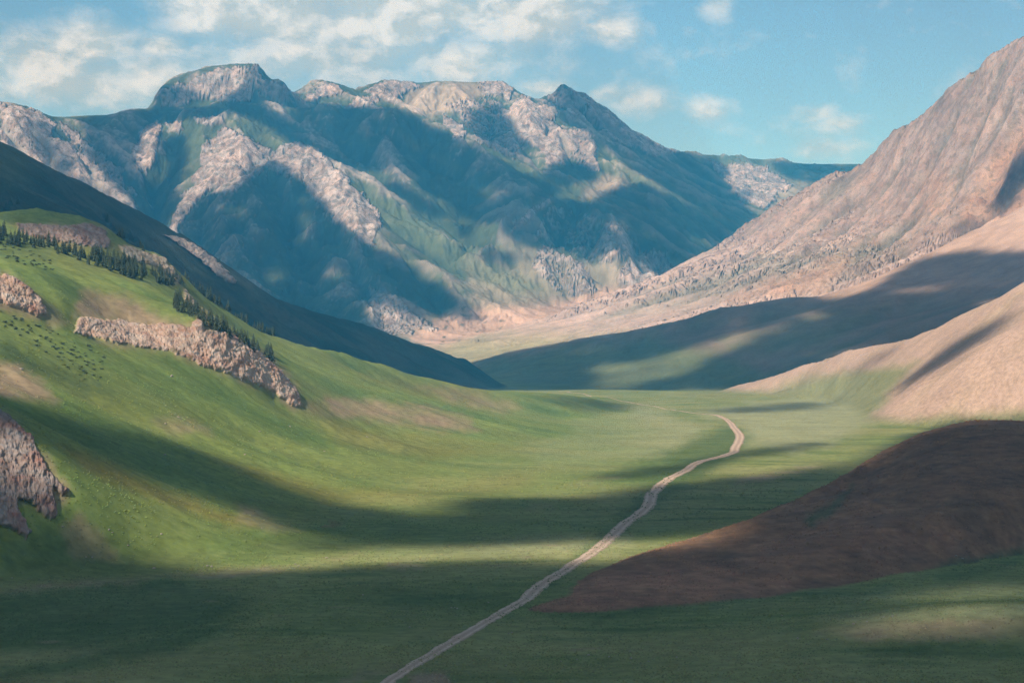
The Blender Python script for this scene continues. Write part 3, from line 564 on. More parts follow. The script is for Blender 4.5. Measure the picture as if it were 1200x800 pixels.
class Nodes:
    def __init__(s, name):
        s.m = bpy.data.materials.new(name); s.m.use_nodes = True; s.t = s.m.node_tree; s.t.nodes.clear()
    def n(s, typ, **kw):
        x = s.t.nodes.new(typ)
        for k, v in kw.items():
            if k.startswith('i_'): x.inputs[k[2:].replace('_', ' ')].default_value = v
            else: setattr(x, k, v)
        return x
    def l(s, a, b): s.t.links.new(a, b)
    def noise(s, vec, scale, detail=4, rough=.55):
        x = s.n('ShaderNodeTexNoise'); x.inputs['Scale'].default_value = scale; x.inputs['Detail'].default_value = detail; x.inputs['Roughness'].default_value = rough
        s.l(vec, x.inputs['Vector']); return x.outputs['Fac']
    def rng(s, v, a, b, c, d):
        x = s.n('ShaderNodeMapRange'); x.inputs[1].default_value = a; x.inputs[2].default_value = b; x.inputs[3].default_value = c; x.inputs[4].default_value = d
        s.l(v, x.inputs[0]); return x.outputs[0]
    def math(s, op, a, b=None):
        x = s.n('ShaderNodeMath', operation=op)
        for i, v in enumerate((a, b)):
            if v is None: continue
            if isinstance(v, (int, float)): x.inputs[i].default_value = v
            else: s.l(v, x.inputs[i])
        return x.outputs[0]
    def mix(s, f, a, b, mode='MIX'):
        x = s.n('ShaderNodeMix', data_type='RGBA', blend_type=mode)
        for k, v in ((0, f), (6, a), (7, b)):
            if isinstance(v, (int, float)): x.inputs[k].default_value = v
            elif isinstance(v, tuple): x.inputs[k].default_value = (*v, 1)
            else: s.l(v, x.inputs[k])
        return x.outputs[2]
    def out(s, sh=None, vol=None):
        o = s.n('ShaderNodeOutputMaterial')
        if sh: s.l(sh, o.inputs[0])
        if vol: s.l(vol, o.inputs[1])
        return s.m
def land_material():
    N = Nodes('land'); p = N.n('ShaderNodeNewGeometry').outputs['Position']
    tint = N.n('ShaderNodeAttribute', attribute_name='tint').outputs['Color']; rock = N.n('ShaderNodeAttribute', attribute_name='rock').outputs['Fac']
    far = N.n('ShaderNodeAttribute', attribute_name='far').outputs['Fac']           # broad texture on the big mountains, fine on the near turf
    def two(a, b):
        x = N.n('ShaderNodeMix', data_type='FLOAT'); N.l(far, x.inputs[0]); N.l(a, x.inputs[2]); N.l(b, x.inputs[3]); return x.outputs[0]
    turf = two(N.noise(p, 1/7., 5, .62), N.noise(p, 1/60., 6, .64))
    patch = two(N.noise(p, 1/70., 3, .55), N.noise(p, 1/420., 3, .55))
    crag = two(N.noise(p, 1/7., 5, .7), N.noise(p, 1/80., 7, .74))
    m = N.math('MULTIPLY', N.rng(turf, .3, .7, .74, 1.26), N.rng(patch, .3, .7, .84, 1.16))
    grass = N.mix(1.0, tint, m, 'MULTIPLY')
    grass = N.mix(N.rng(turf, .58, .74, 0, .25), grass, (.2, .16, .09))
    k = N.math('MULTIPLY', two(N.rng(crag, .32, .66, .72, 1.2), N.rng(crag, .32, .66, .5, 1.3)), N.rng(patch, .3, .7, .84, 1.14))
    stone = N.mix(1.0, tint, k, 'MULTIPLY')
    spots = N.rng(two(N.noise(p, 1/3., 3), N.noise(p, 1/26., 3, .6)), .52, .62, 0, .6); stone = N.mix(N.math('MULTIPLY', spots, N.rng(far, 0, 1, .4, 1)), stone, (.1, .1, .075))
    warm = N.mix(N.rng(turf, .4, .6, 0, 1), (1.06, .96, .92), (.95, 1.0, 1.04)); stone = N.mix(1.0, stone, warm, 'MULTIPLY')
    c = N.mix(rock, grass, stone)
    b = N.n('ShaderNodeBump'); b.inputs['Strength'].default_value = 1.0
    hgt = N.math('MULTIPLY', N.math('ADD', N.math('MULTIPLY', turf, .16), N.math('MULTIPLY', crag, rock)), two(N.rng(far, 0, 1, 1.1, 1.1), N.rng(far, 0, 1, 45., 45.)))
    b.inputs['Distance'].default_value = 1.0; N.l(hgt, b.inputs['Height'])
    s = N.n('ShaderNodeBsdfPrincipled'); s.inputs['Roughness'].default_value = .95; s.inputs['Specular IOR Level'].default_value = .08
    N.l(c, s.inputs['Base Color']); N.l(b.outputs[0], s.inputs['Normal']); return N.out(s.outputs[0])
LAND = land_material()
V = np.stack([XX, YY, Z], -1).reshape(-1, 3); TF = T.reshape(-1, 3); RF = RK.ravel()
far = sstep(1800, 6500, YY).ravel()
ii = np.arange(NU*NY).reshape(NY, NU)
Qa = np.stack([ii[:-1, :-1], ii[:-1, 1:], ii[1:, 1:], ii[1:, :-1]], -1); qid = ID[:-1, :-1]
INFO = {'floor': ('ground', 'flat green valley floor with dry streaks, crossed by the dirt road', 'valley floor'),
 'M': ('mountain_massif', 'high rocky massif closing the valley, with pale cliffs and green slopes', 'mountain'),
 'R': ('mountain_slope', 'bare pinkish rock mountain rising to the right edge', 'mountain'),
 'S': ('foothills', 'smooth foothills in cloud shadow below the bare pink mountain', 'hills'),
 'P': ('pink_hills', 'smooth sunlit pink hills with green foot right of the road', 'hills'),
 'D': ('dark_ridge', 'long dark ridge in shade behind the green hillside', 'ridge'),
 'L': ('green_hillside', 'sunlit green hillside with rock bands left of the valley', 'hillside'),
 'B': ('brown_hill', 'low bare brown hill in shade right of the road', 'hill')}
for i, n in enumerate(order):
    q = Qa[qid == i]; vi, inv = np.unique(q, return_inverse=True)
    nm, lb, ct = INFO[n]
    o = make_mesh(nm, V[vi], inv.reshape(-1, 4)); o.data.materials.append(LAND)
    attr(o, 'tint', TF[vi], 'FLOAT_COLOR'); attr(o, 'rock', RF[vi]); attr(o, 'far', far[vi])
    tag(o, lb, ct, kind='structure')

# clouds overhead, out of the frame: thin sheets of mist shaped to the traced shade
def cloud_material():
    N = Nodes('cloud'); p = N.n('ShaderNodeVolumePrincipled'); p.inputs['Density Attribute'].default_value = ''
    p.inputs['Density'].default_value = .11; p.inputs['Color'].default_value = (1, 1, 1, 1); return N.out(vol=p.outputs[0])
CM = cloud_material()
for args in (('clouds', -3400, 900, -2600, 1400, 15, 2350, 300, 2700, 36), ('clouds', -10500, 4500, -1500, 13800, 36, 3600, 2700, 16500, 50)):
    o = cloud_sheet(*args); o.data.materials.append(CM); tag(o, kind='stuff')

# air
def haze():
    bm_v = np.array([(x, y, z) for x in (-9500, 11500) for y in (-400, 19500) for z in (-1, 2150)], float)
    zmin = float(Z.min())-1.; bm_v[:, 2] = np.where(bm_v[:, 2] < 0, zmin, bm_v[:, 2])
    q = np.array([(0,1,3,2),(4,6,7,5),(0,4,5,1),(2,3,7,6),(0,2,6,4),(1,5,7,3)])
    o = make_mesh('haze', bm_v, q, False)
    N = Nodes('haze'); p = N.n('ShaderNodeVolumePrincipled'); p.inputs['Density Attribute'].default_value = ''
    p.inputs['Density'].default_value = HAZE; p.inputs['Color'].default_value = (*HAZE_C, 1); p.inputs['Absorption Color'].default_value = (1, 1, 1, 1); p.inputs['Anisotropy'].default_value = 0.0
    o.data.materials.append(N.out(vol=p.outputs[0])); o.data.materials[0].cycles.volume_sampling = 'DISTANCE'; tag(o, kind='stuff'); return o
HAZE, HAZE_C = 5.6e-5, (.06, .48, .95)
if not os.environ.get('NOHAZE'): haze()

# ------------------------------------------------------------------ camera, sun, sky
cam = bpy.data.cameras.new('camera'); co = bpy.data.objects.new('camera', cam); COL.objects.link(co)
co.location = (0, 0, CZ); co.rotation_euler = (math.pi/2, 0, 0); cam.sensor_width = 36; cam.lens = 36*F/1200; cam.shift_y = 15/1200; cam.clip_end = 80000; cam.clip_start = 1
scn.camera = co
from mathutils import Vector
s = bpy.data.lights.new('sun', 'SUN'); s.energy = 5.0; s.angle = math.radians(.53); s.color = (1, .95, .89); so = bpy.data.objects.new('sun', s); COL.objects.link(so)
so.rotation_euler = Vector(SD).to_track_quat('Z', 'Y').to_euler(); so.location = (0, 0, 3000)
def sky():
    w = bpy.data.worlds.new('World'); scn.world = w; w.use_nodes = True; t = w.node_tree; t.nodes.clear()
    N = Nodes.__new__(Nodes); N.t = t
    sk = N.n('ShaderNodeTexSky', sky_type='NISHITA', sun_disc=False, sun_elevation=EL, sun_rotation=AZ, altitude=1500, air_density=1.0, dust_density=.3, ozone_density=2.0)
    clear = N.mix(1.0, sk.outputs[0], SKY_TINT, 'MULTIPLY')
    d = N.n('ShaderNodeTexCoord').outputs['Generated']
    # cumulus far beyond the mountains, laid out by compass direction (radians right of north, elevation)
    sp = N.n('ShaderNodeSeparateXYZ'); N.l(d, sp.inputs[0])
    azm = N.math('ARCTAN2', sp.outputs[0], sp.outputs[1]); elv = N.math('ARCSINE', sp.outputs[2])
    cb = N.n('ShaderNodeCombineXYZ'); N.l(azm, cb.inputs[0]); N.l(N.math('MULTIPLY', elv, 1.5), cb.inputs[1]); q = cb.outputs[0]
    wv = N.n('ShaderNodeTexNoise'); wv.inputs['Scale'].default_value = 22; wv.inputs['Detail'].default_value = 3; N.l(q, wv.inputs['Vector'])
    off = N.n('ShaderNodeVectorMath', operation='MULTIPLY_ADD'); N.l(wv.outputs['Color'], off.inputs[0]); off.inputs[1].default_value = (.022, .022, 0); N.l(q, off.inputs[2]); q2 = off.outputs[0]
    n = N.noise(q2, 30, 8, .6)
    lift = N.n('ShaderNodeVectorMath', operation='ADD'); N.l(q2, lift.inputs[0]); lift.inputs[1].default_value = (-.005, .008, 0)
    n_up = N.noise(lift.outputs[0], 30, 8, .6)
    body = None
    for (x, y, rx, ry, k) in CLOUDS:
        a0 = math.atan((x-600)/F); e0 = math.atan((HY-y)/F)
        dx = N.math('DIVIDE', N.math('SUBTRACT', azm, a0), rx/F); dy = N.math('DIVIDE', N.math('SUBTRACT', elv, e0), ry/F)
        r = N.math('ADD', N.math('MULTIPLY', dx, dx), N.math('MULTIPLY', dy, dy))
        g = N.math('MULTIPLY', N.math('EXPONENT', N.math('MULTIPLY', r, -1.0)), k)
        body = g if body is None else N.math('MAXIMUM', body, g)
    dens = N.math('ADD', N.math('MULTIPLY', N.math('SUBTRACT', n, .5), 1.5), N.math('SUBTRACT', body, .45))
    cov = N.rng(dens, -.36, .5, 0, .95)
    # sunlit and shaded sides of the cumulus, put into the sky colour
    lit = N.rng(N.math('SUBTRACT', n, n_up), -.07, .09, 0, 1)
    cc = N.mix(lit, CLOUD_LO, CLOUD_HI)
    # unseen white cumulus added overhead and behind to whiten the skylight
    up_ = N.math('MAXIMUM', N.rng(sp.outputs[2], .22, .4, 0, 1), N.rng(sp.outputs[1], .75, .55, 0, 1))
    wide = N.math('MULTIPLY', N.rng(N.noise(d, 2.6, 6, .6), .46, .64, 0, .95), up_)
    fin = N.mix(N.math('MAXIMUM', cov, wide), clear, N.mix(up_, cc, (5.3, 5.25, 5.1)))
    bg = N.n('ShaderNodeBackground'); bg.inputs[1].default_value = .1; N.l(fin, bg.inputs[0])
    o = N.n('ShaderNodeOutputWorld'); N.l(bg.outputs[0], o.inputs[0])
SKY_TINT = (.62, .80, .84); CLOUD_LO = (3.5, 4.35, 4.9); CLOUD_HI = (5.9, 6.5, 7.0)
CLOUDS = [(250,14,74,36,1.2),(330,22,110,42,1.2),(440,24,120,46,1.15),(545,14,130,38,1.15),(640,18,76,36,1.15),(712,36,40,20,1.1),(410,66,240,40,.8),(545,72,70,30,.85),
 (40,85,80,34,1.05),(112,60,58,26,1.1),(190,60,34,14,1.05),(70,110,100,28,.95),(165,95,100,32,.8),(300,70,120,40,.72),(832,132,28,18,.85),(745,118,44,20,.68),(715,112,30,12,.62),(957,136,22,11,.64),(985,150,34,11,.55),(840,10,22,16,.75),(640,105,36,13,.85),(960,178,36,11,.7)]
sky()
vs = scn.view_settings; vs.view_transform = 'Standard'; vs.look = 'None'; vs.gamma = 1; vs.exposure = .46
cy = scn.cycles; cy.max_bounces = 4; cy.diffuse_bounces = 2; cy.glossy_bounces = 1; cy.volume_bounces = 1; cy.transparent_max_bounces = 16
cy.use_denoising = True; cy.denoising_prefilter = 'NONE'; cy.use_adaptive_sampling = True; cy.adaptive_threshold = .02; cy.sample_clamp_indirect = 4
# ------------------------------------------------------------------ things standing on the land
def ground_z(x, y):
    z, _, _ = survey(np.atleast_1d(np.array(x, float)), np.atleast_1d(np.array(y, float))); return z
def pick(px, py, y0, y1):
    """where the line of sight through (px, py) meets the land between y0 and y1 metres"""
    yy = np.arange(y0, y1, max(1.0, (y1-y0)/1500.)); x = (px-600)/F*yy; zl = CZ+(HY-py)/F*yy
    g = ground_z(x, yy); k = np.nonzero(g >= zl)[0]
    if not len(k): return None
    k = k[0]; return x[k], yy[k], g[k]
# the dirt road
ROAD = [(440,815,4.6),(453,800,4.6),(475,785,4.6),(500,770,4.8),(528,753,5.2),(550,740,5.4),(569,729,5.4),(589,717,5.6),(604,709,5.8),(616,702,6.4),(623,695,7.0),(643,679,6.4),(670,662,6.6),(697,645,7.0),(717,628,7.4),(738,609,7.8),(754,598,8.2),(765,577,8.4),(778,565,8.6),(800,553,8.4),(820,541,8.4),(840,536,8.6),(854,532,9.0),(862,524,9.6),(867,514,10),(866,508,10),(862,503,9.5),(858,498,9),(854,494,8.5),(846,489,7.5),(830,485.5,6),(812,484,4),(792,481,3.4),(771,477,3.4),(751,474,3.4),(725,469,3.4),(704,465,3.4),(680,461,3.4),(655,458.5,3.4)]
def road():
    P = []
    for px, py, w in ROAD:
        w *= 1.12
        y = 2000.
        for _ in range(40): y = (CZ-float(ground_z((px-600)/F*y, y)[0]))*F/(py-HY)*.5+y*.5
        P.append(((px-600)/F*y, y, w))
    P = np.array(P); t = np.concatenate([[0], np.cumsum(np.hypot(*np.diff(P[:, :2], axis=0).T))])
    # Catmull-Rom through the traced points
    s = np.arange(0, t[-1], 3.0); k = np.clip(np.searchsorted(t, s)-1, 0, len(P)-2); f = ((s-t[k])/(t[k+1]-t[k]))[:, None]
    m = np.gradient(P, t, axis=0); h = (t[k+1]-t[k])[:, None]
    C = (2*f**3-3*f**2+1)*P[k]+(f**3-2*f**2+f)*h*m[k]+(-2*f**3+3*f**2)*P[k+1]+(f**3-f**2)*h*m[k+1]
    d = np.gradient(C[:, :2], axis=0); d /= np.linalg.norm(d, axis=1)[:, None]; nrm = np.stack([d[:, 1], -d[:, 0]], 1)
    wl = C[:, 2]*(1+.22*gnoise(s/14, s*0+3., 201)+.26*gnoise(s/5, s*0+8., 203)); wr = C[:, 2]*(1+.22*gnoise(s/14, s*0+30., 202)+.26*gnoise(s/5, s*0+5., 204))
    a = np.linspace(-1, 1, 9); V, ac = [], []
    for v in a:
        w = (wl if v < 0 else wr)*.5
        x, y = C[:, 0]+nrm[:, 0]*w*v, C[:, 1]+nrm[:, 1]*w*v
        z = ground_z(x, y)+.16+.0001*y-.05*np.exp(-((abs(v)-.5)/.18)**2)-.3*(abs(v) > .95)
        V.append(np.stack([x, y, z], -1)); ac.append(np.full(len(s), v))
    V = np.stack(V, 1); n, k = V.shape[:2]; ix = np.arange(n*k).reshape(n, k)
    q = np.stack([ix[:-1, :-1], ix[:-1, 1:], ix[1:, 1:], ix[1:, :-1]], -1).reshape(-1, 4)[:, ::-1]
    o = make_mesh('road', V.reshape(-1, 3), q); attr(o, 'across', np.stack(ac, 1).ravel())
    N = Nodes('dirt'); p = N.n('ShaderNodeNewGeometry').outputs['Position']; ax = N.math('ABSOLUTE', N.n('ShaderNodeAttribute', attribute_name='across').outputs['Fac'])
    rut = N.rng(N.math('ABSOLUTE', N.math('SUBTRACT', ax, .5)), .1, .32, 1, 0)
    c = N.mix(N.math('MULTIPLY', rut, N.rng(N.noise(p, .12, 3), .3, .7, .4, 1.)), (.31, .22, .155), (.48, .36, .265))
    c = N.mix(N.rng(N.noise(p, .5, 5), .45, .75, 0, .5), c, (.24, .18, .13)); c = N.mix(N.math('MULTIPLY', N.rng(ax, .7, 1., 0, 1), N.rng(N.noise(p, .3, 4), .4, .6, 0, 1)), c, (.13, .13, .06))
    s_ = N.n('ShaderNodeBsdfPrincipled'); s_.inputs['Roughness'].default_value = .95; N.l(c, s_.inputs['Base Color']); o.data.materials.append(N.out(s_.outputs[0]))
    tag(o, 'pale winding dirt road running up the green valley floor', 'dirt road', kind='structure')
road()

# rock outcrops: broken stone bulging out of the slopes
def land_tint(x, y):
    i = np.clip(np.interp(y, rows, np.arange(NY)).round().astype(int), 0, NY-1); j = np.clip(np.interp(x*F/y+600, cols, np.arange(NU)).round().astype(int), 0, NU-1); return T[i, j]
def crag(name, label, poly, y0, y1, du, dy, amp, tilt, cols3, seed, soft=3.0, block=6., shade_red=.5, gaps=0.):
    P = np.array(poly, float); x0, x1 = P[:, 0].min()-4, P[:, 0].max()+4
    u, y = np.meshgrid(np.arange(x0, x1, du), np.arange(y0, y1, dy)); x = (u-600)/F*y; sh = x.shape
    z = ground_z(x.ravel(), y.ravel()).reshape(sh); py = HY-(z-CZ)*F/y
    env = look(area(poly, soft), u+2.2*gnoise(u/5, y/16, seed), py+1.6*gnoise(u/5, y/16, seed+1))
    zu = np.gradient(z, u[0], axis=1); zy = np.gradient(z, y[:, 0], axis=0); gx = zu*F/y; gy = zy-gx*(u-600)/F
    g = np.sqrt(gx**2+gy**2)+1e-6; w = np.clip(g/.9, 0, 1)*.8+.1; nx, ny, nz = -gx/g*w-.1*tilt, -gy/g*w-.3*tilt, np.full(sh, .3)
    a = math.radians(-28); s = x*math.cos(a)-y*math.sin(a)*.6; t = z+.35*y*math.sin(.9)
    big_ = ridged(s/(block*2.6), t/(block*3.4), 3, seed+2); rib = ridged(s/block, t/(block*1.6), 4, seed+3, .6); sml = fbm(s/(block*.35), t/(block*.5), 3, seed+5, .6)
    q = np.floor((big_*1.3+rib*.6)*2.6+sml*.5)/2.6                      # broken ledges
    own = sstep(.3, .75, env*1.05-.12+.5*fbm(s/(block*1.4), t/(block*1.4), 4, seed+11, .6)+.45*fbm(s/(block*5), t/(block*3.5), 3, seed+13))
    h = amp*env*own*(.45+.55*q+.3*rib+.22*sml)-.5*(1-env)+.25
    V = np.stack([x+nx*h, y+ny*h, z+nz*h], -1).reshape(-1, 3)
    ix = np.arange(x.size).reshape(sh); inn = env > .04+gaps*sstep(.1, .5, fbm(s/(block*2), t/(block*2), 3, seed+9))
    c = inn[:-1, :-1] & inn[1:, :-1] & inn[:-1, 1:] & inn[1:, 1:]
    qd = np.stack([ix[:-1, :-1], ix[:-1, 1:], ix[1:, 1:], ix[1:, :-1]], -1)[c]; vi, inv = np.unique(qd, return_inverse=True)
    o = make_mesh(name, V[vi], inv.reshape(-1, 4)); o.data.materials.append(LAND)
    A, B, C_ = [np.array(k) for k in cols3]
    m1 = np.clip(.5+1.3*fbm(s/(block*1.5), t/(block*4), 3, seed+6), 0, 1)[..., None]; m2 = np.clip(1.6*fbm(s/(block*3), t/(block*2), 3, seed+7)-.1+.5*(shade_red-.5)+.35*(u-(x0+x1)/2)/(x1-x0), 0, 1)[..., None]
    col = A*(1-m1)+B*m1; col = col*(1-m2)+C_*m2; crack = np.clip((-.25-rib)*2.2, 0, 1)[..., None]*.6; col = col*(1-crack)+np.array((.1, .075, .06))*crack
    grs = np.clip((fbm(s/(block*1.2), t/(block*1.2), 3, seed+8)-.12)*4, 0, 1)[..., None]*.55*(env[..., None] < .97); col = col*(1-grs)+np.array((.075, .1, .035))*grs
    col = col*.74*(1+.22*gnoise(s/(block*4), t/(block*8), seed+12))[..., None]; col = land_tint(x, y)*(1-own[..., None])+col*own[..., None]
    attr(o, 'tint', col.reshape(-1, 3)[vi], 'FLOAT_COLOR'); attr(o, 'rock', .15+.85*own.ravel()[vi]); attr(o, 'far', np.zeros(len(vi)))
    return tag(o, label, 'rock outcrop')
PINK = ((.47, .33, .25), (.55, .43, .34), (.41, .225, .16)); GREY = ((.28, .215, .18), (.38, .31, .265), (.31, .15, .11)); TAN = ((.42, .33, .23), (.5, .42, .32), (.33, .25, .17)); FAR = ((.42, .34, .29), (.5, .42, .37), (.34, .26, .22))
crag('rock_outcrop', 'speckled pinkish grey crag at the lower left on the near spur', L_(-60,470,0,480,10,486,22,497,36,510,44,526,52,542,60,556,74,568,84,575,72,580,62,572,66,590,68,604,58,610,46,600,36,590,20,585,22,596,30,610,36,622,30,632,14,620,0,616,-60,620), 820, 1020, .45, .8, 2.6, 1, GREY, 301, 3.6, 4.5, .62, .5)
crag('cliff_band', 'long pale pink cliff across the sunlit green hillside', L_(86,389,90,373,100,371,120,374,150,375,166,379,200,379,224,383,230,372,236,374,240,387,265,388,286,396,302,410,326,430,346,455,354,474,346,478,335,471,310,454,290,448,262,436,235,429,228,423,200,411,165,408,130,402,100,394), 1480, 1860, .5, .8, 2.6, 1, PINK, 321, 3.6, 6.5, .55)
crag('rock_outcrop', 'small reddish broken cliff on the left edge above the shrubs', L_(-40,318,0,320,14,322,26,330,40,343,48,352,56,366,44,372,30,366,14,360,0,354,-40,350), 1400, 1560, .5, .8, 2.6, 1, PINK, 341, 3.6, 4.5, .7)
crag('rock_outcrop', 'dull red rock knob under the grassy top at the upper left', L_(16,262,40,262,75,264,105,262,120,268,130,282,128,290,110,289,90,288,60,283,30,276), 1830, 2140, .55, .9, 2.8, 1, ((.3, .22, .18), (.4, .31, .26), (.3, .15, .11)), 361, 3.6, 6.5, .6, .3)
crag('rock_outcrop', 'yellowish rock ribs among the upper spruces below the knob', L_(138,288,148,287,160,292,178,297,192,302,204,315,214,330,208,332,196,322,182,312,166,308,150,306), 1950, 2230, .55, .9, 2.4, 1, TAN, 381, 3.6, 5.5, .4, .3)
crag('rock_outcrop', 'low tan rocks between the two bands of spruces on the green hillside', L_(214,338,222,344,234,360,246,372,262,384,258,388,244,380,228,366,216,350), 1980, 2330, .55, .9, 2.0, 1, TAN, 391, 3.6, 4.5, .4, .3)
crag('rock_rib', 'pale sunlit rock rib on the skyline of the dark ridge', L_(188,276,204,276,216,280,232,290,246,300,262,316,278,332,268,331,250,322,232,308,214,296,198,286), 4080, 4440, .7, 2.0, 7, .6, FAR, 401, 2.2, 12., .45)

# spruces
def leafy():
    N = Nodes('needles'); p = N.n('ShaderNodeNewGeometry').outputs['Position']; oi = N.n('ShaderNodeObjectInfo').outputs['Random']
    c = N.mix(oi, (.018, .034, .017), (.036, .056, .026)); c = N.mix(N.rng(N.noise(p, .9, 3), .35, .65, 0, .7), c, (.06, .085, .035))
    s = N.n('ShaderNodeBsdfPrincipled'); s.inputs['Roughness'].default_value = .8; N.l(c, s.inputs['Base Color']); return N.out(s.outputs[0])
NEEDLE = leafy()
def plain(name, col):
    N = Nodes(name); p = N.n('ShaderNodeTexCoord').outputs['Object']; c = N.mix(N.rng(N.noise(p, 3., 4), .3, .7, 0, 1), tuple(v*.7 for v in col), tuple(v*1.3 for v in col))
    s = N.n('ShaderNodeBsdfPrincipled'); s.inputs['Roughness'].default_value = .9; N.l(c, s.inputs['Base Color']); return N.out(s.outputs[0])
BARK, STONE = plain('bark', (.09, .06, .04)), plain('boulder', (.24, .205, .165))
def py_mesh(name, vs, fs, mat, smooth=False):
    me = bpy.data.meshes.new(name); me.from_pydata(vs, [], fs); me.materials.append(mat)
    if smooth: me.polygons.foreach_set('use_smooth', [True]*len(fs))
    return me
def spruce_mesh(seed):
    r = np.random.default_rng(seed); vs, fs = [], []; n = int(r.integers(11, 15)); slim = r.uniform(.19, .28)
    for i in range(n):
        t = i/(n-1); z = .07+.88*t; R = slim*(1-t)**.8+.015; m = int(r.integers(7, 11)); a0 = r.uniform(0, 6.3); dz = .13*(1-.6*t)
        for k in range(m):
            if r.random() < .08: continue
            a = a0+6.283*k/m+r.normal(0, .12); L = R*r.uniform(.65, 1.3); wd = 3.6/m*L; c, s = math.cos(a), math.sin(a); b = len(vs)
            vs += [(0, 0, z+dz*.75), (c*L*.55-s*wd*.5, s*L*.55+c*wd*.5, z+dz*.1), (c*L, s*L, z-dz*r.uniform(.3, .6)), (c*L*.55+s*wd*.5, s*L*.55-c*wd*.5, z+dz*.1), (c*L*.5, s*L*.5, z-dz*.35)]
            fs += [(b, b+1, b+2), (b, b+2, b+3), (b+1, b+4, b+2), (b+4, b+3, b+2)]
    b = len(vs); vs += [(.012, 0, .93), (-.006, .01, .93), (-.006, -.01, .93), (0, 0, 1.0)]; fs += [(b, b+1, b+3), (b+1, b+2, b+3), (b+2, b, b+3)]
    return py_mesh('crown', vs, fs, NEEDLE)
def trunk_mesh():
    vs, fs = [], []
    for z, r in ((-.06, .022), (.1, .018), (.5, .011), (.92, .002)):
        vs += [(r*math.cos(k*1.0472), r*math.sin(k*1.0472), z) for k in range(6)]
    for l in range(3): fs += [(l*6+k, l*6+(k+1) % 6, l*6+6+(k+1) % 6, l*6+6+k) for k in range(6)]
    return py_mesh('trunk', vs, fs, BARK)
CROWNS = [spruce_mesh(500+k) for k in range(8)]; TRUNK = trunk_mesh()
def spruce(x, y, z, h, label, group):
    o = bpy.data.objects.new('spruce_tree', None); COL.objects.link(o); o.location = (x, y, z); o.scale = (h*rng.uniform(.9, 1.25),)*2+(h,); o.rotation_euler = (rng.normal(0, .02), rng.normal(0, .02), rng.uniform(0, 6.28)); o.empty_display_size = .1
    tag(o, label, 'spruce', group)
    for nm, me in (('crown', CROWNS[int(rng.integers(8))]), ('trunk', TRUNK)):
        c = bpy.data.objects.new(nm, me); COL.objects.link(c); c.parent = o
def inside(poly, x, y):
    c = False
    for (ax, ay), (bx, by) in zip(poly, poly[1:]+poly[:1]):
        if (ay > y) != (by > y) and x < (bx-ax)*(y-ay)/(by-ay)+ax: c = not c
    return c
def scatter(poly, n, y0, y1, gap, fn):
    pts = []; P = np.array(poly); tries = 0
    while len(pts) < n and tries < n*60:
        tries += 1; x = rng.uniform(P[:, 0].min(), P[:, 0].max()); y = rng.uniform(P[:, 1].min(), P[:, 1].max())
        if not inside(poly, x, y) or any(abs(x-a)/gap+abs(y-b)/(gap*.7) < 1 for a, b in pts): continue
        w = pick(x, y, y0, y1)
        if w is None: continue
        pts.append((x, y)); fn(*w)
GT = ['spruces in the upper band below the rocky knob', 'spruces in the lower band on the edge of the green hillside', 'spruces on the far side of the green crest', 'spruces scattered on the dark ridge']
scatter(L_(-25,268,0,270,25,278,55,286,80,292,108,296,135,302,160,310,185,318,205,326,216,336,200,337,175,331,150,326,120,316,95,307,60,296,20,289,-25,286), 135, 1600, 2300, 2.7, lambda x, y, z: spruce(x, y, z, rng.uniform(9, 15.5), 'dark green spruce in the upper band below the rocky knob', GT[0]))
scatter(L_(200,352,208,350,222,360,240,370,256,380,272,388,292,400,312,412,326,420,322,426,300,416,276,403,252,390,228,374,206,364), 66, 1500, 2380, 2.8, lambda x, y, z: spruce(x, y, z, rng.uniform(9, 16), 'dark green spruce in the lower band along the edge of the green hillside', GT[1]))
for k in range(58):
    px = rng.uniform(212, 322); yc = np.interp(px, [p[0] for p in L_cr], [p[2] for p in L_cr]); y = yc+rng.uniform(-25, 45); x = (px-600)/F*y
    spruce(x, y, float(ground_z(x, y)[0]), rng.uniform(11, 18), 'dark spruce rising from behind the crest of the green hillside', GT[2])
scatter(L_(115,250,135,258,155,272,178,290,168,296,150,288,130,270), 22, 2100, 3800, 2.5, lambda x, y, z: spruce(x, y, z, rng.uniform(10, 15), 'dark spruce in shade just right of the rocky knob', 'spruces beside the knob'))
scatter(L_(-20,232,12,236,30,242,10,248,-20,248), 14, 2050, 3800, 2.5, lambda x, y, z: spruce(x, y, z, rng.uniform(10, 16), 'dark spruce behind the grassy top at the left edge', 'spruces behind the grassy top'))

# shrubs
def shrub_mesh(seed):
    r = np.random.default_rng(seed); vs, fs = [], []; lob = [(r.normal(0, .3), r.normal(0, .3), r.uniform(.2, .5), r.uniform(.25, .45)) for _ in range(6)]
    for k in range(150):
        cx, cy_, cz, rr = lob[k % 6]; d = r.normal(0, 1, 3); d /= np.linalg.norm(d); p = np.array((cx, cy_, cz))+d*rr*r.uniform(.6, 1.05); p[2] = max(p[2], .02)
        a, b_ = np.cross(d, (.3, .5, .8)), None; a /= np.linalg.norm(a)+1e-6; b_ = np.cross(d, a); s = r.uniform(.07, .13); n = len(vs)
        vs += [tuple(p+a*s), tuple(p+b_*s), tuple(p-a*s), tuple(p-b_*s)]; fs.append((n, n+1, n+2, n+3))
    return py_mesh('shrub', vs, fs, NEEDLE)
SHRUBS = [shrub_mesh(700+k) for k in range(5)]
def shrub(x, y, z, d, label, group):
    o = bpy.data.objects.new('shrub', SHRUBS[int(rng.integers(5))]); COL.objects.link(o); o.location = (x, y, z-.1); o.scale = (d, d, d*rng.uniform(.5, .75)); o.rotation_euler = (0, 0, rng.uniform(0, 6.28))
    tag(o, label, 'shrub', group)
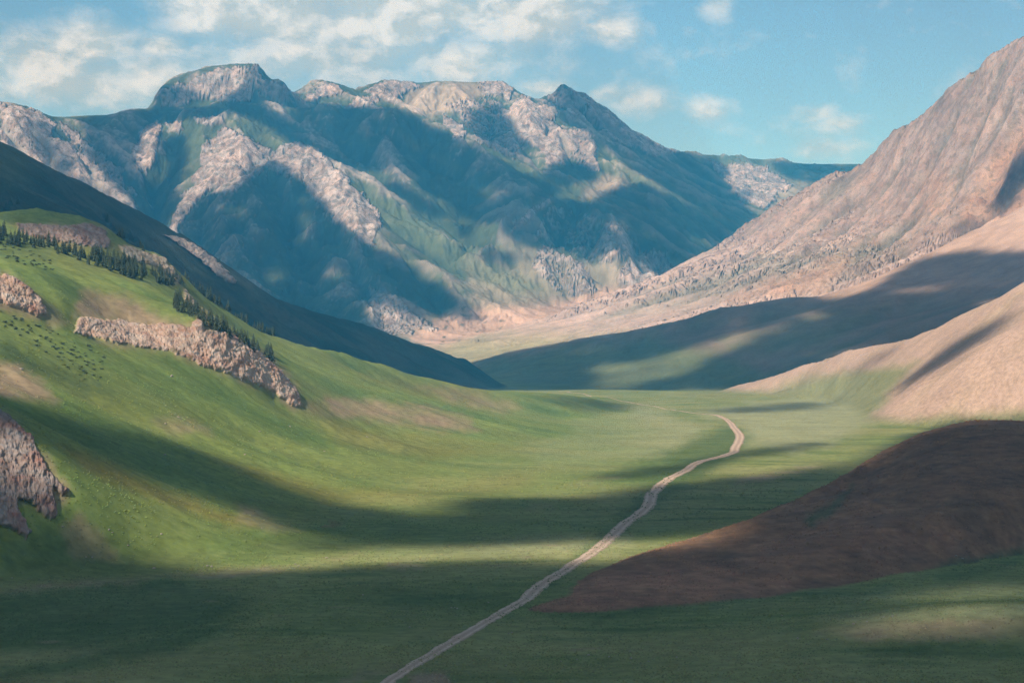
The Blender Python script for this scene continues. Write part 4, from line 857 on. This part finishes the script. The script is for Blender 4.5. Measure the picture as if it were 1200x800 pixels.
scatter(L_(0,362,20,372,60,388,100,402,125,420,118,448,100,448,80,432,50,412,25,396,0,380), 80, 1150, 1640, 3.0, lambda x, y, z: shrub(x, y, z, rng.uniform(1.6, 3.6), 'dark low shrub in the band below the small reddish cliff', 'shrubs in the diagonal band on the hillside'))
scatter(L_(0,285,30,292,55,300,70,318,50,322,25,312,0,304), 34, 1450, 1900, 3.0, lambda x, y, z: shrub(x, y, z, rng.uniform(1.8, 3.6), 'dark low shrub on the bright grass below the upper spruces', 'shrubs above the small reddish cliff'))

# boulders
def rock_mesh(seed):
    r = np.random.default_rng(seed); bm = bmesh.new(); bmesh.ops.create_icosphere(bm, subdivisions=2, radius=1)
    pl = [(v/np.linalg.norm(v), r.uniform(.55, .9)) for v in r.normal(0, 1, (9, 3))]
    for v in bm.verts:
        c = np.array(v.co)
        for n, d in pl:
            e = c@n-d
            if e > 0: c = c-n*e*.92
        v.co = (c[0]*1.25, c[1], max(c[2], -.5)*.75)
    me = bpy.data.meshes.new('boulder'); bm.to_mesh(me); bm.free(); me.materials.append(STONE); return me
import bmesh
ROCKS = [rock_mesh(800+k) for k in range(6)]
def boulders(pts, s0, s1, label, group, y0=500, y1=2200):
    for px, py in pts:
        w = pick(px, py, y0, y1)
        if w is None: continue
        s = rng.uniform(s0, s1); o = bpy.data.objects.new('boulder', ROCKS[int(rng.integers(6))]); COL.objects.link(o); o.location = (w[0], w[1], w[2]+s*.2); o.scale = (s, s, s); o.rotation_euler = (rng.normal(0, .2), rng.normal(0, .2), rng.uniform(0, 6.28))
        tag(o, label, 'boulder', group)
boulders(L_(209,489,194,497,287,533,304,506,380,529,193,533,430,512,340,500), 0.68, 1.27, 'pale boulder lying on the long green hillside below the pink cliff', 'boulders on the green hillside')
boulders(L_(25,433,201,441), 1.05, 1.50, 'pale boulder on the green slope below the cliffs', 'boulders below the cliffs')
boulders(L_(307,619,189,627,132,626,73,619,101,653,108,653,14,678,150,640,128,622), 0.38, 0.75, 'pale boulder at the shaded foot of the hillside', 'boulders at the foot of the slope')
boulders(L_(350,663,383,654,243,663,248,664,238,664,346,661,180,666), 0.45, 0.83, 'pale boulder along the dry gully at the foot of the hillside', 'boulders along the gully')
boulders(L_(572,706,596,742,533,712,425,697,536,713,529,712,480,735,600,741), 0.30, 0.60, 'pale boulder in the dark meadow left of the road', 'boulders left of the road')
boulders(L_(738,763,739,771,657,775,677,773,714,770,593,780,793,770,760,775,690,768), 0.26, 0.52, 'small pale boulder in the dark meadow at the bottom right of the road', 'boulders right of the road')
boulders(L_(916,721,1003,729,1016,729,1046,722,935,748,969,750,1000,731,1036,723), 0.30, 0.56, 'pale boulder on the low sunlit mound', 'boulders on the mound')
boulders(L_(1121,652,1128,655), 0.52, 0.75, 'pale boulder at the foot of the brown hill', 'boulders below the brown hill')

# tussocks: the clumpy turf of the near meadow, far too many to count
def tussocks(n):
    px = rng.uniform(-60, 1260, n); py = 548+(rng.random(n)**.75)*275
    yy = np.full(n, 1000.); yy = CZ*F/np.maximum(py-HY, 20)
    x = (px-600)/F*yy; z, idd, ok = survey(x, yy)
    # sample over plan position; slopes get theirs too
    dens = fbm(x/30, yy/60, 3, 401)+.4*fbm(x/8, yy/14, 2, 402)
    ci = np.clip(np.interp(yy, rows, np.arange(NY)).round().astype(int), 0, NY-1); cj = np.clip(np.interp(x*F/yy+600, cols, np.arange(NU)).round().astype(int), 0, NU-1)
    keep = ok & (dens+rng.normal(0, .25, n) > -.05); x, yy, z, ci, cj, idd = [a[keep] for a in (x, yy, z, ci, cj, idd)]; n = len(x)
    col = T[ci, cj]*rng.uniform(.72, 1.18, n)[:, None]*np.where(idd == order.index('B'), 1.1, 1.)[:, None]*(.9+.2*rng.random((n, 3)))
    vs, tri = [], []
    R = rng.uniform(.25, .6, n)*np.clip(yy/800, .8, 1.8); H = R*rng.uniform(.6, 1.3, n)
    a0 = rng.uniform(0, 6.28, n); V = np.zeros((n, 8, 3))
    V[:, 0] = np.stack([x, yy, z+H], -1)
    for k in range(7):
        a = a0+k*6.2832/7; r = R*rng.uniform(.7, 1.25, n); V[:, k+1] = np.stack([x+r*np.cos(a), yy+r*np.sin(a), z-.05+H*rng.uniform(0, .3, n)], -1)
    b = (np.arange(n)*8)[:, None]
    f = np.concatenate([np.stack([b[:, 0], b[:, 0]+1+k, b[:, 0]+1+(k+1) % 7], -1) for k in range(7)])
    o = make_mesh('grass', V.reshape(-1, 3), f); o.data.materials.append(TUSS); attr(o, 'tint', np.repeat(col, 8, 0), 'FLOAT_COLOR'); tag(o, kind='stuff'); return o
def tuss_mat():
    N = Nodes('tussock'); c = N.n('ShaderNodeAttribute', attribute_name='tint').outputs['Color']; p = N.n('ShaderNodeNewGeometry').outputs['Position']
    c = N.mix(1.0, c, N.rng(N.noise(p, 2.5, 3), .3, .7, .7, 1.3), 'MULTIPLY'); s = N.n('ShaderNodeBsdfPrincipled'); s.inputs['Roughness'].default_value = .9; s.inputs['Specular IOR Level'].default_value = .1
    N.l(c, s.inputs['Base Color']); return N.out(s.outputs[0])
TUSS = tuss_mat(); tussocks(100000)
